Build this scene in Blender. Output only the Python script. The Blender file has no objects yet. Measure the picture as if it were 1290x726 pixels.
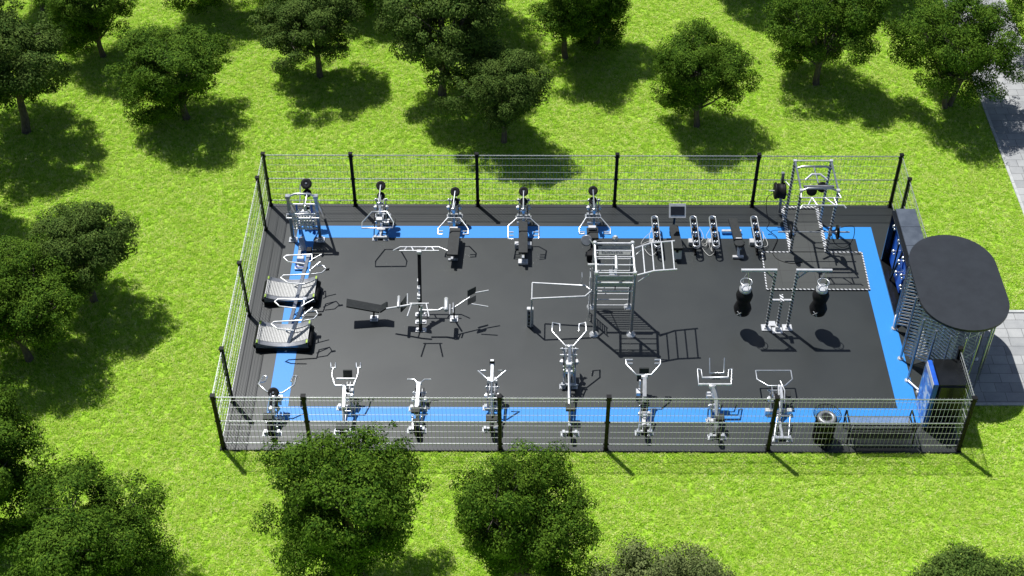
import bpy, math, random
import numpy as np
from mathutils import Vector, Matrix
R = math.radians
C = bpy.context.scene.collection
scene = bpy.context.scene
rnd = random.Random(7)

# ------------------------------------------------------------------ materials
def newmat(name):
    m = bpy.data.materials.new(name); m.use_nodes = True
    nt = m.node_tree; b = nt.nodes['Principled BSDF']
    return m, nt, b
def link(nt, a, b): nt.links.new(a, b)
def coords(nt, scale=1.0, kind='Object'):
    tc = nt.nodes.new('ShaderNodeTexCoord'); mp = nt.nodes.new('ShaderNodeMapping')
    link(nt, tc.outputs[kind], mp.inputs['Vector'])
    s = scale if isinstance(scale, tuple) else (scale,)*3
    mp.inputs['Scale'].default_value = s
    return mp.outputs['Vector']
def noise(nt, vec, scale, detail=3, rough=.6, dist=0.):
    n = nt.nodes.new('ShaderNodeTexNoise'); n.inputs['Scale'].default_value = scale
    n.inputs['Detail'].default_value = detail; n.inputs['Roughness'].default_value = rough
    n.inputs['Distortion'].default_value = dist
    link(nt, vec, n.inputs['Vector']); return n.outputs['Fac']
def ramp(nt, fac, stops):
    r = nt.nodes.new('ShaderNodeValToRGB'); e = r.color_ramp.elements
    while len(e) < len(stops): e.new(.5)
    for i, (p, c) in enumerate(stops):
        e[i].position = p; e[i].color = (*c, 1) if len(c) == 3 else c
    link(nt, fac, r.inputs['Fac']); return r.outputs['Color']
def bump(nt, h, b, strength=.3, dist=.01):
    n = nt.nodes.new('ShaderNodeBump'); n.inputs['Strength'].default_value = strength
    n.inputs['Distance'].default_value = dist
    link(nt, h, n.inputs['Height']); link(nt, n.outputs['Normal'], b.inputs['Normal'])
def mix(nt, fac, a, bb, mode='MIX'):
    n = nt.nodes.new('ShaderNodeMix'); n.data_type = 'RGBA'; n.blend_type = mode
    if isinstance(fac, float): n.inputs[0].default_value = fac
    else: link(nt, fac, n.inputs[0])
    for s, v in ((6, a), (7, bb)):
        if isinstance(v, tuple): n.inputs[s].default_value = (*v, 1)
        else: link(nt, v, n.inputs[s])
    return n.outputs[2]
def math_(nt, op, a, b=None, c=None):
    n = nt.nodes.new('ShaderNodeMath'); n.operation = op
    for i, v in enumerate((a, b, c)):
        if v is None: continue
        if isinstance(v, (int, float)): n.inputs[i].default_value = v
        else: link(nt, v, n.inputs[i])
    return n.outputs[0]

def simple(name, c1, c2, nscale=8., rough=.5, metal=0., bmp=.1, bd=.003, spec=.5):
    m, nt, b = newmat(name)
    v = coords(nt); f = noise(nt, v, nscale, 4)
    link(nt, ramp(nt, f, [(.35, c1), (.65, c2)]), b.inputs['Base Color'])
    b.inputs['Roughness'].default_value = rough; b.inputs['Metallic'].default_value = metal
    b.inputs['Specular IOR Level'].default_value = spec
    if bmp: bump(nt, noise(nt, v, nscale*6, 3), b, bmp, bd)
    return m
M = {}
M['steel'] = simple('galvanised_steel', (.56,.58,.60), (.74,.75,.77), 6, .30, .85, .05)
M['brushed'] = simple('brushed_steel', (.36,.38,.41), (.52,.54,.57), 14, .30, .95, .05)
M['white'] = simple('white_coated_metal', (.60,.61,.62), (.76,.76,.77), 9, .34, .55, .04)
M['wire'] = simple('zinc_wire', (.37,.39,.40), (.49,.50,.51), 5, .42, .7, 0)
M['black'] = simple('black_powder_coat', (.004,.004,.005), (.008,.008,.009), 12, .5, 0, .06, spec=.18)
M['rubber'] = simple('black_rubber', (.007,.007,.008), (.013,.013,.014), 20, .6, 0, .15, spec=.2)
M['pad'] = simple('dark_vinyl_upholstery', (.012,.014,.0145), (.020,.023,.024), 12, .55, 0, .1, spec=.3)
M['cab'] = simple('cabinet_black_gloss', (.006,.007,.008), (.010,.011,.012), 3, .22, 0, .02)
M['cabtop'] = simple('cabinet_grey_lid', (.07,.085,.11), (.11,.13,.16), 3, .32, .2, .05)
M['roof'] = simple('anthracite_roof_sheet', (.016,.019,.024), (.021,.025,.031), 2.5, .45, 0, .05, spec=.35)
M['treadrubber'] = simple('treadmill_slat_rubber', (.44,.44,.43), (.60,.60,.58), 30, .55, 0, .1)
M['shroud'] = simple('treadmill_shroud', (.16,.17,.19), (.26,.27,.29), 6, .35, .4, .03)
M['bluepaint_and_reflection'] = simple('blue_enamel_and_reflection', (.008,.07,.42), (.012,.11,.55), 5, .35, 0, .03)  # enamel on locker and banner frame; painted-in reflection on the corner machine
M['screen'] = simple('dark_screen', (.012,.014,.018), (.02,.022,.028), 3, .12, 0, 0)
M['cord'] = simple('pale_cord', (.5,.5,.48), (.65,.65,.62), 20, .6, 0, 0)
M['kerb'] = simple('concrete_kerb', (.36,.37,.37), (.5,.51,.5), 7, .85, 0, .3, .004)
M['strip'] = simple('platform_edge_strip', (.5,.5,.48), (.75,.75,.72), 28, .45, .4, .1)
M['slab'] = simple('poured_edge', (.10,.10,.10), (.16,.16,.155), 9, .85, 0, .3, .003)
M['panel'] = simple('pale_sign_panel', (.30,.31,.30), (.40,.41,.40), 7, .5, 0, .05)
M['accent'] = simple('lime_accent', (.25,.4,.02), (.35,.5,.04), 10, .5, 0, 0)
# perforated uprights: dark holes at an 8 cm pitch
m, nt, b = newmat('perforated_upright')
v = coords(nt); sx = nt.nodes.new('ShaderNodeSeparateXYZ'); link(nt, v, sx.inputs[0])
s = math_(nt, 'ADD', math_(nt, 'ADD', sx.outputs[0], sx.outputs[1]), sx.outputs[2])
fr = math_(nt, 'FRACT', math_(nt, 'MULTIPLY', s, 1/.125))
hole = math_(nt, 'GREATER_THAN', fr, .56)
link(nt, mix(nt, hole, (.80,.81,.82), (.06,.06,.065)), b.inputs['Base Color'])
b.inputs['Metallic'].default_value = .5; b.inputs['Roughness'].default_value = .38
M['perf'] = m
# rubber floor
m, nt, b = newmat('rubber_granule_floor')
v = coords(nt); fine = noise(nt, v, 90, 3, .7); big = noise(nt, v, .45, 5, .6, .4)
c = ramp(nt, fine, [(.35, (.009,.012,.0125)), (.65, (.019,.024,.0235))])
c = mix(nt, .35, c, ramp(nt, big, [(.3, (.008,.011,.013)), (.7, (.022,.027,.026))]))
link(nt, c, b.inputs['Base Color'])
link(nt, math_(nt, 'ADD', .36, math_(nt, 'MULTIPLY', big, .08)), b.inputs['Roughness'])
b.inputs['Specular IOR Level'].default_value = .62
bump(nt, fine, b, .25, .002); M['floor'] = m
# blue marking
m, nt, b = newmat('blue_floor_paint')
v = coords(nt); fine = noise(nt, v, 90, 3, .7); big = noise(nt, v, .8, 4)
c = ramp(nt, fine, [(.3, (.012,.17,.50)), (.7, (.020,.25,.66))])
c = mix(nt, math_(nt, 'MULTIPLY', big, .3), c, (.025,.2,.62))
link(nt, c, b.inputs['Base Color']); b.inputs['Roughness'].default_value = .44
bump(nt, fine, b, .3, .003); M['blueline'] = m
# rack platform tiles
m, nt, b = newmat('rubber_tiles')
v = coords(nt); br = nt.nodes.new('ShaderNodeTexBrick'); link(nt, v, br.inputs['Vector'])
br.offset = 0; br.inputs['Scale'].default_value = 1; br.inputs['Brick Width'].default_value = .52
br.inputs['Row Height'].default_value = .52; br.inputs['Mortar Size'].default_value = .008
br.inputs['Color1'].default_value = (.046,.050,.048,1); br.inputs['Color2'].default_value = (.038,.042,.040,1)
br.inputs['Mortar'].default_value = (.02,.02,.02,1)
f = noise(nt, v, 60, 3)
link(nt, mix(nt, math_(nt,'MULTIPLY',f,.5), br.outputs['Color'], (.034,.037,.035)), b.inputs['Base Color'])
b.inputs['Roughness'].default_value = .5; bump(nt, f, b, .3, .003); M['tiles'] = m
# pavers
m, nt, b = newmat('concrete_pavers')
v = coords(nt); br = nt.nodes.new('ShaderNodeTexBrick'); link(nt, v, br.inputs['Vector'])
br.offset = .37; br.offset_frequency = 2; br.squash = .7; br.squash_frequency = 3
br.inputs['Scale'].default_value = 1; br.inputs['Brick Width'].default_value = .62
br.inputs['Row Height'].default_value = .36; br.inputs['Mortar Size'].default_value = .009
br.inputs['Mortar Smooth'].default_value = .3; br.inputs['Bias'].default_value = 0.
br.inputs['Color1'].default_value = (.44,.45,.45,1); br.inputs['Color2'].default_value = (.28,.29,.30,1)
br.inputs['Mortar'].default_value = (.09,.09,.09,1)
n1 = noise(nt, v, 2.2, 5); n2 = noise(nt, v, 55, 4, .7)
c = mix(nt, .35, br.outputs['Color'], ramp(nt, n1, [(.3,(.22,.23,.24)),(.7,(.5,.5,.49))]))
c = mix(nt, .55, c, ramp(nt, n2, [(.3,(.55,.55,.55)),(.7,(1,1,1))]), 'MULTIPLY')
link(nt, c, b.inputs['Base Color']); b.inputs['Roughness'].default_value = .85
h = math_(nt, 'SUBTRACT', math_(nt, 'MULTIPLY', n2, .3), br.outputs['Fac'])
bump(nt, h, b, .6, .01); M['paver'] = m
# soil / lawn base
m, nt, b = newmat('lawn_soil')
v = coords(nt); n1 = noise(nt, v, 14, 5, .7); n2 = noise(nt, v, .5, 4)
c = ramp(nt, n1, [(.3, (.12,.24,.010)), (.5, (.24,.42,.014)), (.7, (.38,.56,.05))])
link(nt, c, b.inputs['Base Color']); b.inputs['Roughness'].default_value = .9
bump(nt, n1, b, .6, .03); M['soil'] = m
# grass blades
def grassmat():
    m, nt, b = newmat('grass_blade')
    geo = nt.nodes.new('ShaderNodeNewGeometry'); oi = nt.nodes.new('ShaderNodeObjectInfo')
    n1 = noise(nt, geo.outputs['Position'], .55, 5, .6); n2 = noise(nt, geo.outputs['Position'], 5., 4, .7)
    rr = math_(nt, 'ADD', math_(nt, 'MULTIPLY', oi.outputs['Random'], .45), math_(nt, 'MULTIPLY', geo.outputs['Random Per Island'], .55))
    base = ramp(nt, rr, [(.1, (.18,.39,.014)), (.38, (.40,.67,.035)), (.58, (.55,.78,.07)), (.78, (.82,.86,.28)), (.92, (.90,.88,.50))])
    c = mix(nt, ramp(nt, n1, [(.42,(0,0,0)),(.66,(.35,.35,.35))]), base, (.56,.70,.12))
    c = mix(nt, ramp(nt, n2, [(.52,(0,0,0)),(.75,(.22,.22,.22))]), c, (.22,.44,.012))
    link(nt, c, b.inputs['Base Color']); b.inputs['Roughness'].default_value = .6
    b.inputs['Specular IOR Level'].default_value = .25
    tr = nt.nodes.new('ShaderNodeBsdfTranslucent'); link(nt, c, tr.inputs['Color'])
    ms = nt.nodes.new('ShaderNodeMixShader'); ms.inputs[0].default_value = .42
    out = nt.nodes['Material Output']
    link(nt, b.outputs[0], ms.inputs[1]); link(nt, tr.outputs[0], ms.inputs[2]); link(nt, ms.outputs[0], out.inputs['Surface'])
    return m
M['grass'] = grassmat()
def leafmat(name, a, b_, c_):
    m, nt, b = newmat(name)
    geo = nt.nodes.new('ShaderNodeNewGeometry')
    n1 = noise(nt, geo.outputs['Position'], 1.6, 4, .6)
    col = ramp(nt, geo.outputs['Random Per Island'], [(0, a), (.55, b_), (1, c_)])
    col = mix(nt, ramp(nt, n1, [(.4,(0,0,0)),(.7,(.6,.6,.6))]), col, c_)
    link(nt, col, b.inputs['Base Color']); b.inputs['Roughness'].default_value = .75
    b.inputs['Specular IOR Level'].default_value = .08
    tr = nt.nodes.new('ShaderNodeBsdfTranslucent'); link(nt, col, tr.inputs['Color'])
    ms = nt.nodes.new('ShaderNodeMixShader'); ms.inputs[0].default_value = .10
    link(nt, b.outputs[0], ms.inputs[1]); link(nt, tr.outputs[0], ms.inputs[2])
    link(nt, ms.outputs[0], nt.nodes['Material Output'].inputs['Surface'])
    return m
M['leaf_dark'] = leafmat('leaf_dark_green', (.015,.048,.003), (.042,.102,.008), (.120,.205,.018))
M['leaf_olive'] = leafmat('leaf_olive', (.020,.050,.007), (.050,.098,.016), (.125,.185,.036))
M['leaf_pale'] = leafmat('leaf_pale_olive', (.060,.090,.026), (.110,.145,.045), (.20,.235,.085))
m, nt, b = newmat('bark')
v = coords(nt, (1,1,.25)); n1 = noise(nt, v, 22, 5, .7)
link(nt, ramp(nt, n1, [(.3,(.05,.042,.035)),(.7,(.17,.145,.12))]), b.inputs['Base Color'])
b.inputs['Roughness'].default_value = .95; bump(nt, n1, b, .9, .02); M['bark'] = m
# printed banner: blue with loose pale athletic shapes
m, nt, b = newmat('banner_print')
v = coords(nt); n1 = noise(nt, v, 3.2, 3, .5, 1.2); n2 = noise(nt, v, 9, 4, .6)
c = ramp(nt, n1, [(.36,(.006,.05,.34)),(.47,(.014,.14,.62)),(.55,(.06,.28,.78)),(.62,(.60,.68,.80))])
c = mix(nt, math_(nt,'MULTIPLY',n2,.35), c, (.006,.04,.26))
link(nt, c, b.inputs['Base Color']); b.inputs['Roughness'].default_value = .3; M['banner'] = m


# image-plane survey helper: turns a measured sight line and a known height into a fixed world point
CAM = (-1.9019416142738033, -25.338622316550975, 30.407995324835017); RT = (0.9999783156808844, 0.006232885148071887, -0.002125867058958648); UP = (-0.002785186594402748, 0.6927997558915742, 0.7211246362260892); FW = (-0.005967487214546825, 0.7211030781929212, -0.692802092748743); FL_ = 1821.9016845742717
def UVZ(u, v, z):
    d = [FW[i]+RT[i]*(u-645)/FL_+UP[i]*(363-v)/FL_ for i in range(3)]; t = (z-CAM[2])/d[2]
    return tuple(CAM[i]+d[i]*t for i in range(3))
def UVG(u, v): return UVZ(u, v, 0.)

# ------------------------------------------------------------------ mesh builder
class MB:
    def __init__(s): s.v = []; s.f = []; s.sm = []
    def add(s, vs, fs, smooth=False):
        o = len(s.v); s.v += [tuple(p) for p in vs]
        for f in fs: s.f.append(tuple(i+o for i in f)); s.sm.append(smooth)
        return s
    def tube(s, pts, r=.02, n=8, r2=None, closed=False):
        P = [Vector(p) for p in pts]; k = len(P); vs = []; fs = []
        up = None
        for i in range(k):
            if closed: a, c = P[i-1], P[(i+1) % k]
            else: a, c = P[max(0, i-1)], P[min(k-1, i+1)]
            d = (c-a); d = d.normalized() if d.length > 1e-9 else Vector((0,0,1))
            if up is None:
                up = Vector((0,0,1)) if abs(d.z) < .9 else Vector((0,1,0))
            sd = d.cross(up)
            if sd.length < 1e-6: sd = d.cross(Vector((1,0,0)))
            sd.normalize(); u2 = sd.cross(d).normalized(); up = u2
            rr = r if r2 is None else r+(r2-r)*i/(k-1)
            sc = 1.
            if 0 < i < k-1 or closed:
                e1 = (P[i]-P[i-1]); e2 = (P[(i+1) % k]-P[i])
                if e1.length > 1e-9 and e2.length > 1e-9:
                    co = max(.3, math.cos(e1.angle(e2)/2)); sc = 1/co if co > .7 else 1.3
            for j in range(n):
                t = 2*math.pi*(j+.5)/n
                vs.append(P[i]+(sd*math.cos(t)*sc+u2*math.sin(t))*rr)
        for i in range(k if closed else k-1):
            for j in range(n):
                a = i*n+j; b_ = i*n+(j+1) % n; i2 = (i+1) % k
                fs.append((a, b_, i2*n+(j+1) % n, i2*n+j))
        s.add(vs, fs, n > 5)
        if not closed:
            s.add([vs[j] for j in range(n)], [tuple(range(n))]); s.add([vs[(k-1)*n+j] for j in range(n)], [tuple(range(n))])
        return s
    def beam(s, p, q, w=.06, h=.06):
        p, q = Vector(p), Vector(q); d = (q-p).normalized()
        up = Vector((0,0,1)) if abs(d.z) < .95 else Vector((0,1,0))
        sd = d.cross(up).normalized(); u = sd.cross(d).normalized()
        vs = [c+sd*a*w/2+u*b*h/2 for c in (p, q) for a, b in ((-1,-1),(1,-1),(1,1),(-1,1))]
        return s.add(vs, [(0,1,2,3),(7,6,5,4),(0,4,5,1),(1,5,6,2),(2,6,7,3),(3,7,4,0)])
    def box(s, c, size, rz=0., rx=0., ry=0.):
        m = Matrix.Rotation(rz, 3, 'Z') @ Matrix.Rotation(ry, 3, 'Y') @ Matrix.Rotation(rx, 3, 'X'); c = Vector(c)
        x, y, z = [a/2 for a in size]; bv = min(x, y, z)*.18
        vs = []
        # chamfered box: 24 vertices
        for sx in (-1,1):
            for sy in (-1,1):
                for sz in (-1,1):
                    vs.append(c+m @ Vector((sx*x, sy*(y-bv), sz*(z-bv))))
                    vs.append(c+m @ Vector((sx*(x-bv), sy*y, sz*(z-bv))))
                    vs.append(c+m @ Vector((sx*(x-bv), sy*(y-bv), sz*z)))
        I = lambda sx, sy, sz, k: (((sx > 0)*2+(sy > 0))*2+(sz > 0))*3+k
        f = []
        for a in (-1,1):
            f.append((I(a,-1,-1,0),I(a,1,-1,0),I(a,1,1,0),I(a,-1,1,0)))
            f.append((I(-1,a,-1,1),I(1,a,-1,1),I(1,a,1,1),I(-1,a,1,1)))
            f.append((I(-1,-1,a,2),I(1,-1,a,2),I(1,1,a,2),I(-1,1,a,2)))
            for b_ in (-1,1):
                f.append((I(a,b_,-1,0),I(a,b_,1,0),I(a,b_,1,1),I(a,b_,-1,1)))
                f.append((I(a,-1,b_,0),I(a,1,b_,0),I(a,1,b_,2),I(a,-1,b_,2)))
                f.append((I(-1,a,b_,1),I(1,a,b_,1),I(1,a,b_,2),I(-1,a,b_,2)))
                for c_ in (-1,1): f.append((I(a,b_,c_,0),I(a,b_,c_,1),I(a,b_,c_,2)))
        return s.add(vs, f)
    def cyl(s, p, q, r, n=20, r2=None):
        p, q = Vector(p), Vector(q); d = (q-p).normalized(); L = (q-p).length; e = min(r, L)*.12
        r2 = r if r2 is None else r2
        prof = [(0, r-e), (e, r), (L-e, r2), (L, r2-e)]
        return s.lathe(p, d, prof, n)
    def lathe(s, p, d, prof, n=24, caps=True):
        p = Vector(p); d = Vector(d).normalized(); a = d.orthogonal().normalized(); b_ = d.cross(a)
        vs = [p+d*h+(a*math.cos(2*math.pi*j/n)+b_*math.sin(2*math.pi*j/n))*r for h, r in prof for j in range(n)]
        fs = [(i*n+j, i*n+(j+1) % n, (i+1)*n+(j+1) % n, (i+1)*n+j) for i in range(len(prof)-1) for j in range(n)]
        s.add(vs, fs, True)
        if caps:
            s.add(vs[:n], [tuple(range(n))]); s.add(vs[-n:], [tuple(range(n))])
        return s
    def sphere(s, c, r, sz=1.):
        prof = [(-r*sz*math.cos(math.pi*i/8), max(.001, r*math.sin(math.pi*i/8))) for i in range(9)]
        return s.lathe(c, (0,0,1), prof, 14, False)
    def prism(s, pts, z0, z1):
        n = len(pts)
        vs = [(x,y,z0) for x,y in pts]+[(x,y,z1) for x,y in pts]
        return s.add(vs, [tuple(range(n))[::-1], tuple(range(n,2*n))]+[(i,(i+1)%n,n+(i+1)%n,n+i) for i in range(n)])
    def build(s, name, mat, parent=None, loc=None):
        o0 = Vector(ORG.get(parent.name, (0,0,0))) if parent is not None else Vector(loc or (0,0,0))
        me = bpy.data.meshes.new(name)
        me.from_pydata([tuple(Vector(p)-o0) for p in s.v], [], s.f)
        me.polygons.foreach_set('use_smooth', s.sm); me.update()
        import bmesh
        bm = bmesh.new(); bm.from_mesh(me); bmesh.ops.recalc_face_normals(bm, faces=bm.faces); bm.to_mesh(me); bm.free()
        me.materials.append(M[mat] if isinstance(mat, str) else mat)
        o = bpy.data.objects.new(name, me); C.objects.link(o)
        if parent is not None: o.parent = parent
        else: o.location = o0
        ORG[o.name] = tuple(o0)
        return o
ORG = {}
def tag(o, label=None, cat=None, group=None, kind=None):
    for k, v in (('label', label), ('category', cat), ('group', group), ('kind', kind)):
        if v: o[k] = v
    return o
def thing(name, label, cat, loc, group=None):
    o = bpy.data.objects.new(name, None); C.objects.link(o); o.location = loc
    o.empty_display_size = .2; ORG[o.name] = tuple(loc)
    return tag(o, label, cat, group)
def mid(a, b, t=.5): return tuple(a[i]+(b[i]-a[i])*t for i in range(3))
def off(a, dx=0, dy=0, dz=0): return (a[0]+dx, a[1]+dy, a[2]+dz)

# ------------------------------------------------------------------ setting
GZ = -.05
def holes_grid(rects, x0, x1, y0, y1):
    xs = sorted({x0, x1} | {max(x0, min(x1, a)) for r in rects for a in (r[0], r[1])})
    ys = sorted({y0, y1} | {max(y0, min(y1, a)) for r in rects for a in (r[2], r[3])})
    out = []
    for i in range(len(xs)-1):
        for j in range(len(ys)-1):
            cx, cy = (xs[i]+xs[i+1])/2, (ys[j]+ys[j+1])/2
            if not any(r[0] < cx < r[1] and r[2] < cy < r[3] for r in rects):
                out.append((xs[i], xs[i+1], ys[j], ys[j+1]))
    return out
g = MB().add([(-400,-400,GZ),(400,-400,GZ),(400,400,GZ),(-400,400,GZ)], [(0,1,2,3)]).build('ground', 'soil'); tag(g, kind='structure')
D = 10.15
fl = MB().box((0, D/2, -.10), (20.16, D+.16, .2)).build('rubber_floor', 'floor'); tag(fl, kind='structure')
bl = MB()
z = .004
for a in ((-8.97,9.2,8.58,9.14),(-8.97,9.2,.98,1.50),(-8.97,-8.40,1.50,8.58),(8.62,9.2,1.50,8.58)):
    bl.add([(a[0],a[2],z),(a[1],a[2],z),(a[1],a[3],z),(a[0],a[3],z)], [(0,1,2,3)])
tag(bl.build('blue_marking', 'blueline'), kind='structure')
pv = MB()
pv.add([(14.3,-40,-.035),(16.5,-40,-.035),(16.5,60,-.035),(14.3,60,-.035)], [(0,1,2,3)])
pv.add([(10.1,1.74,-.035),(14.3,1.74,-.035),(14.3,5.33,-.035),(10.1,5.33,-.035)], [(0,1,2,3)])
tag(pv.build('path', 'paver'), kind='structure')
kb = MB()
def kerb(x0, x1, y0, y1):
    L = max(x1-x0, y1-y0); n = max(1, round(L/1.0))
    for i in range(n):
        a, b_ = i/n, (i+1)/n
        if x1-x0 > y1-y0: kb.box(((x0+(x1-x0)*(a+b_)/2), (y0+y1)/2, -.045), (L/n-.006, y1-y0, .10))
        else: kb.box(((x0+x1)/2, y0+(y1-y0)*(a+b_)/2, -.045), (x1-x0, L/n-.006, .10))
kerb(14.2,14.3,5.43,45); kerb(14.2,14.3,-20,1.64); kerb(16.5,16.6,-20,45)
kerb(10.1,14.3,5.33,5.43); kerb(10.1,14.3,1.64,1.74)
tag(kb.build('kerb', 'kerb'), kind='structure')

# lawn grass: real blades scattered by geometry nodes
def tuft(seed, nb, rad):
    r = random.Random(seed); m = MB()
    for i in range(nb):
        a = r.uniform(0, 6.283); d = rad*math.sqrt(r.random()); x, y = d*math.cos(a), d*math.sin(a)
        h = r.uniform(.022, .055); w = r.uniform(.004, .009); ln = r.uniform(.3, 1.3)*h; t = r.uniform(0, 6.283)
        dx, dy = math.cos(t), math.sin(t); px, py = -dy*w, dx*w
        m.add([(x-px,y-py,0),(x+px,y+py,0),(x+px*.8+dx*ln*.4,y+py*.8+dy*ln*.4,h*.6),(x-px*.8+dx*ln*.4,y-py*.8+dy*ln*.4,h*.6),(x+dx*ln,y+dy*ln,h*.95)],
              [(0,1,2,3),(3,2,4)])
    return m
src = bpy.data.collections.new('grass_tufts')
for i in range(5):
    o = tuft(i, 22, .065).build('grass_tuft', 'grass'); C.objects.unlink(o); src.objects.link(o)
    o['kind'] = 'stuff'
gm = MB()
for (a, b_, c_, d) in holes_grid([(-10.1,10.1,-.1,D+.1),(14.18,16.62,-99,99),(10.05,14.3,1.62,5.45)], -24, 20, -6, 25):
    gm.add([(a,c_,GZ+.002),(b_,c_,GZ+.002),(b_,d,GZ+.002),(a,d,GZ+.002)], [(0,1,2,3)])
grass = gm.build('grass', 'grass'); tag(grass, kind='stuff')
tag(grass, 'short bright green mown lawn around the fenced gym', 'grass')
ng = bpy.data.node_groups.new('scatter_grass', 'GeometryNodeTree')
ng.interface.new_socket('Geometry', in_out='INPUT', socket_type='NodeSocketGeometry')
ng.interface.new_socket('Geometry', in_out='OUTPUT', socket_type='NodeSocketGeometry')
N = ng.nodes; gi = N.new('NodeGroupInput'); go = N.new('NodeGroupOutput')
dp = N.new('GeometryNodeDistributePointsOnFaces'); dp.inputs['Density'].default_value = GRASSD = 230
ci = N.new('GeometryNodeCollectionInfo'); ci.inputs['Collection'].default_value = src
ci.inputs['Separate Children'].default_value = True; ci.inputs['Reset Children'].default_value = True
ip = N.new('GeometryNodeInstanceOnPoints'); ip.inputs['Pick Instance'].default_value = True
rv = N.new('FunctionNodeRandomValue'); rv.data_type = 'FLOAT_VECTOR'
rv.inputs[0].default_value = (0,0,0); rv.inputs[1].default_value = (0,0,6.28)
rs = N.new('FunctionNodeRandomValue'); rs.data_type = 'FLOAT'; rs.inputs[2].default_value = .7; rs.inputs[3].default_value = 1.35
L = ng.links.new
L(gi.outputs[0], dp.inputs['Mesh']); L(dp.outputs['Points'], ip.inputs['Points']); L(ci.outputs[0], ip.inputs['Instance'])
L(rv.outputs[0], ip.inputs['Rotation']); L(rs.outputs[1], ip.inputs['Scale']); L(ip.outputs[0], go.inputs[0])
md = grass.modifiers.new('scatter', 'NODES'); md.node_group = ng

# ------------------------------------------------------------------ fences
FH = 2.12
HZ = [2.06, 2.035, 1.93, 1.66, 1.38, 1.11, 1.085, .95, .70, .46, .21, .185]
def fence_side(name, label, ends, axis, fixed, posts, spans):
    """axis 'x' or 'y'; ends the two corner coordinates"""
    P = lambda t, z, o=0.: (t, fixed+o, z) if axis == 'x' else (fixed+o, t, z)
    root = thing(name, label, 'fence', P((ends[0]+ends[1])/2, 0))
    for t in posts:
        m = MB()
        c = P(t, FH/2); m.box(c, (.10,.10,FH)); m.box(P(t, FH+.008), (.13,.13,.035)); m.box(P(t, .012), (.15,.15,.016))
        for zz in (.2, 1.1, 2.0):
            m.box(P(t, zz), (.16,.05,.035) if axis == 'x' else (.05,.16,.035))
        m.build('fence_post', 'black', root)
    for a, b_ in spans:
        m = MB(); a2, b2 = a+.05, b_-.05
        for i, zz in enumerate(HZ):
            r = .0046 if i not in (0,1,5,6,10,11) else .0058
            for o in ((-.007, .007) if i in (0, 5, 10) else (0.,)): m.tube([P(a2, zz, o), P(b2, zz, o)], r, 4)
        n = int((b2-a2)/.105)
        for i in range(n+1):
            t = a2+(b2-a2)*i/n; m.tube([P(t, .05, .014), P(t, 2.10, .014)], .0050, 4)
        m.build('mesh_panel', 'wire', root)
    return root
def spans(p): return [(p[i], p[i+1]) for i in range(len(p)-1)]
pf = [-9.98,-7.24,-3.29,1.11,5.54,9.98]
fence_side('mesh_fence', 'long wire mesh fence on black posts along the far edge, nearest the tree row', (-10,10), 'x', D, pf, spans(pf))
pn = [-9.98,-7.6,-2.45,.42,4.82,9.98]
fence_side('mesh_fence', 'long wire mesh fence on black posts in front of the bench and litter bin', (-10,10), 'x', 0, pn, spans(pn))
pl = [1.71,5.12,8.97]
fence_side('mesh_fence', 'short wire mesh fence on black posts beside the two treadmills', (0,D), 'y', -10, pl, spans([0]+pl+[D]))
fence_side('mesh_fence', 'wire mesh fence running behind the blue equipment locker up to the turnstile', (5,D), 'y', 10, [8.97,5.55], [(5.55,8.97),(8.97,D)])
fence_side('mesh_fence', 'stub of wire mesh fence beside the blue banner box at the near corner', (0,1.8), 'y', 10, [1.80], [(0,1.80)])

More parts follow.
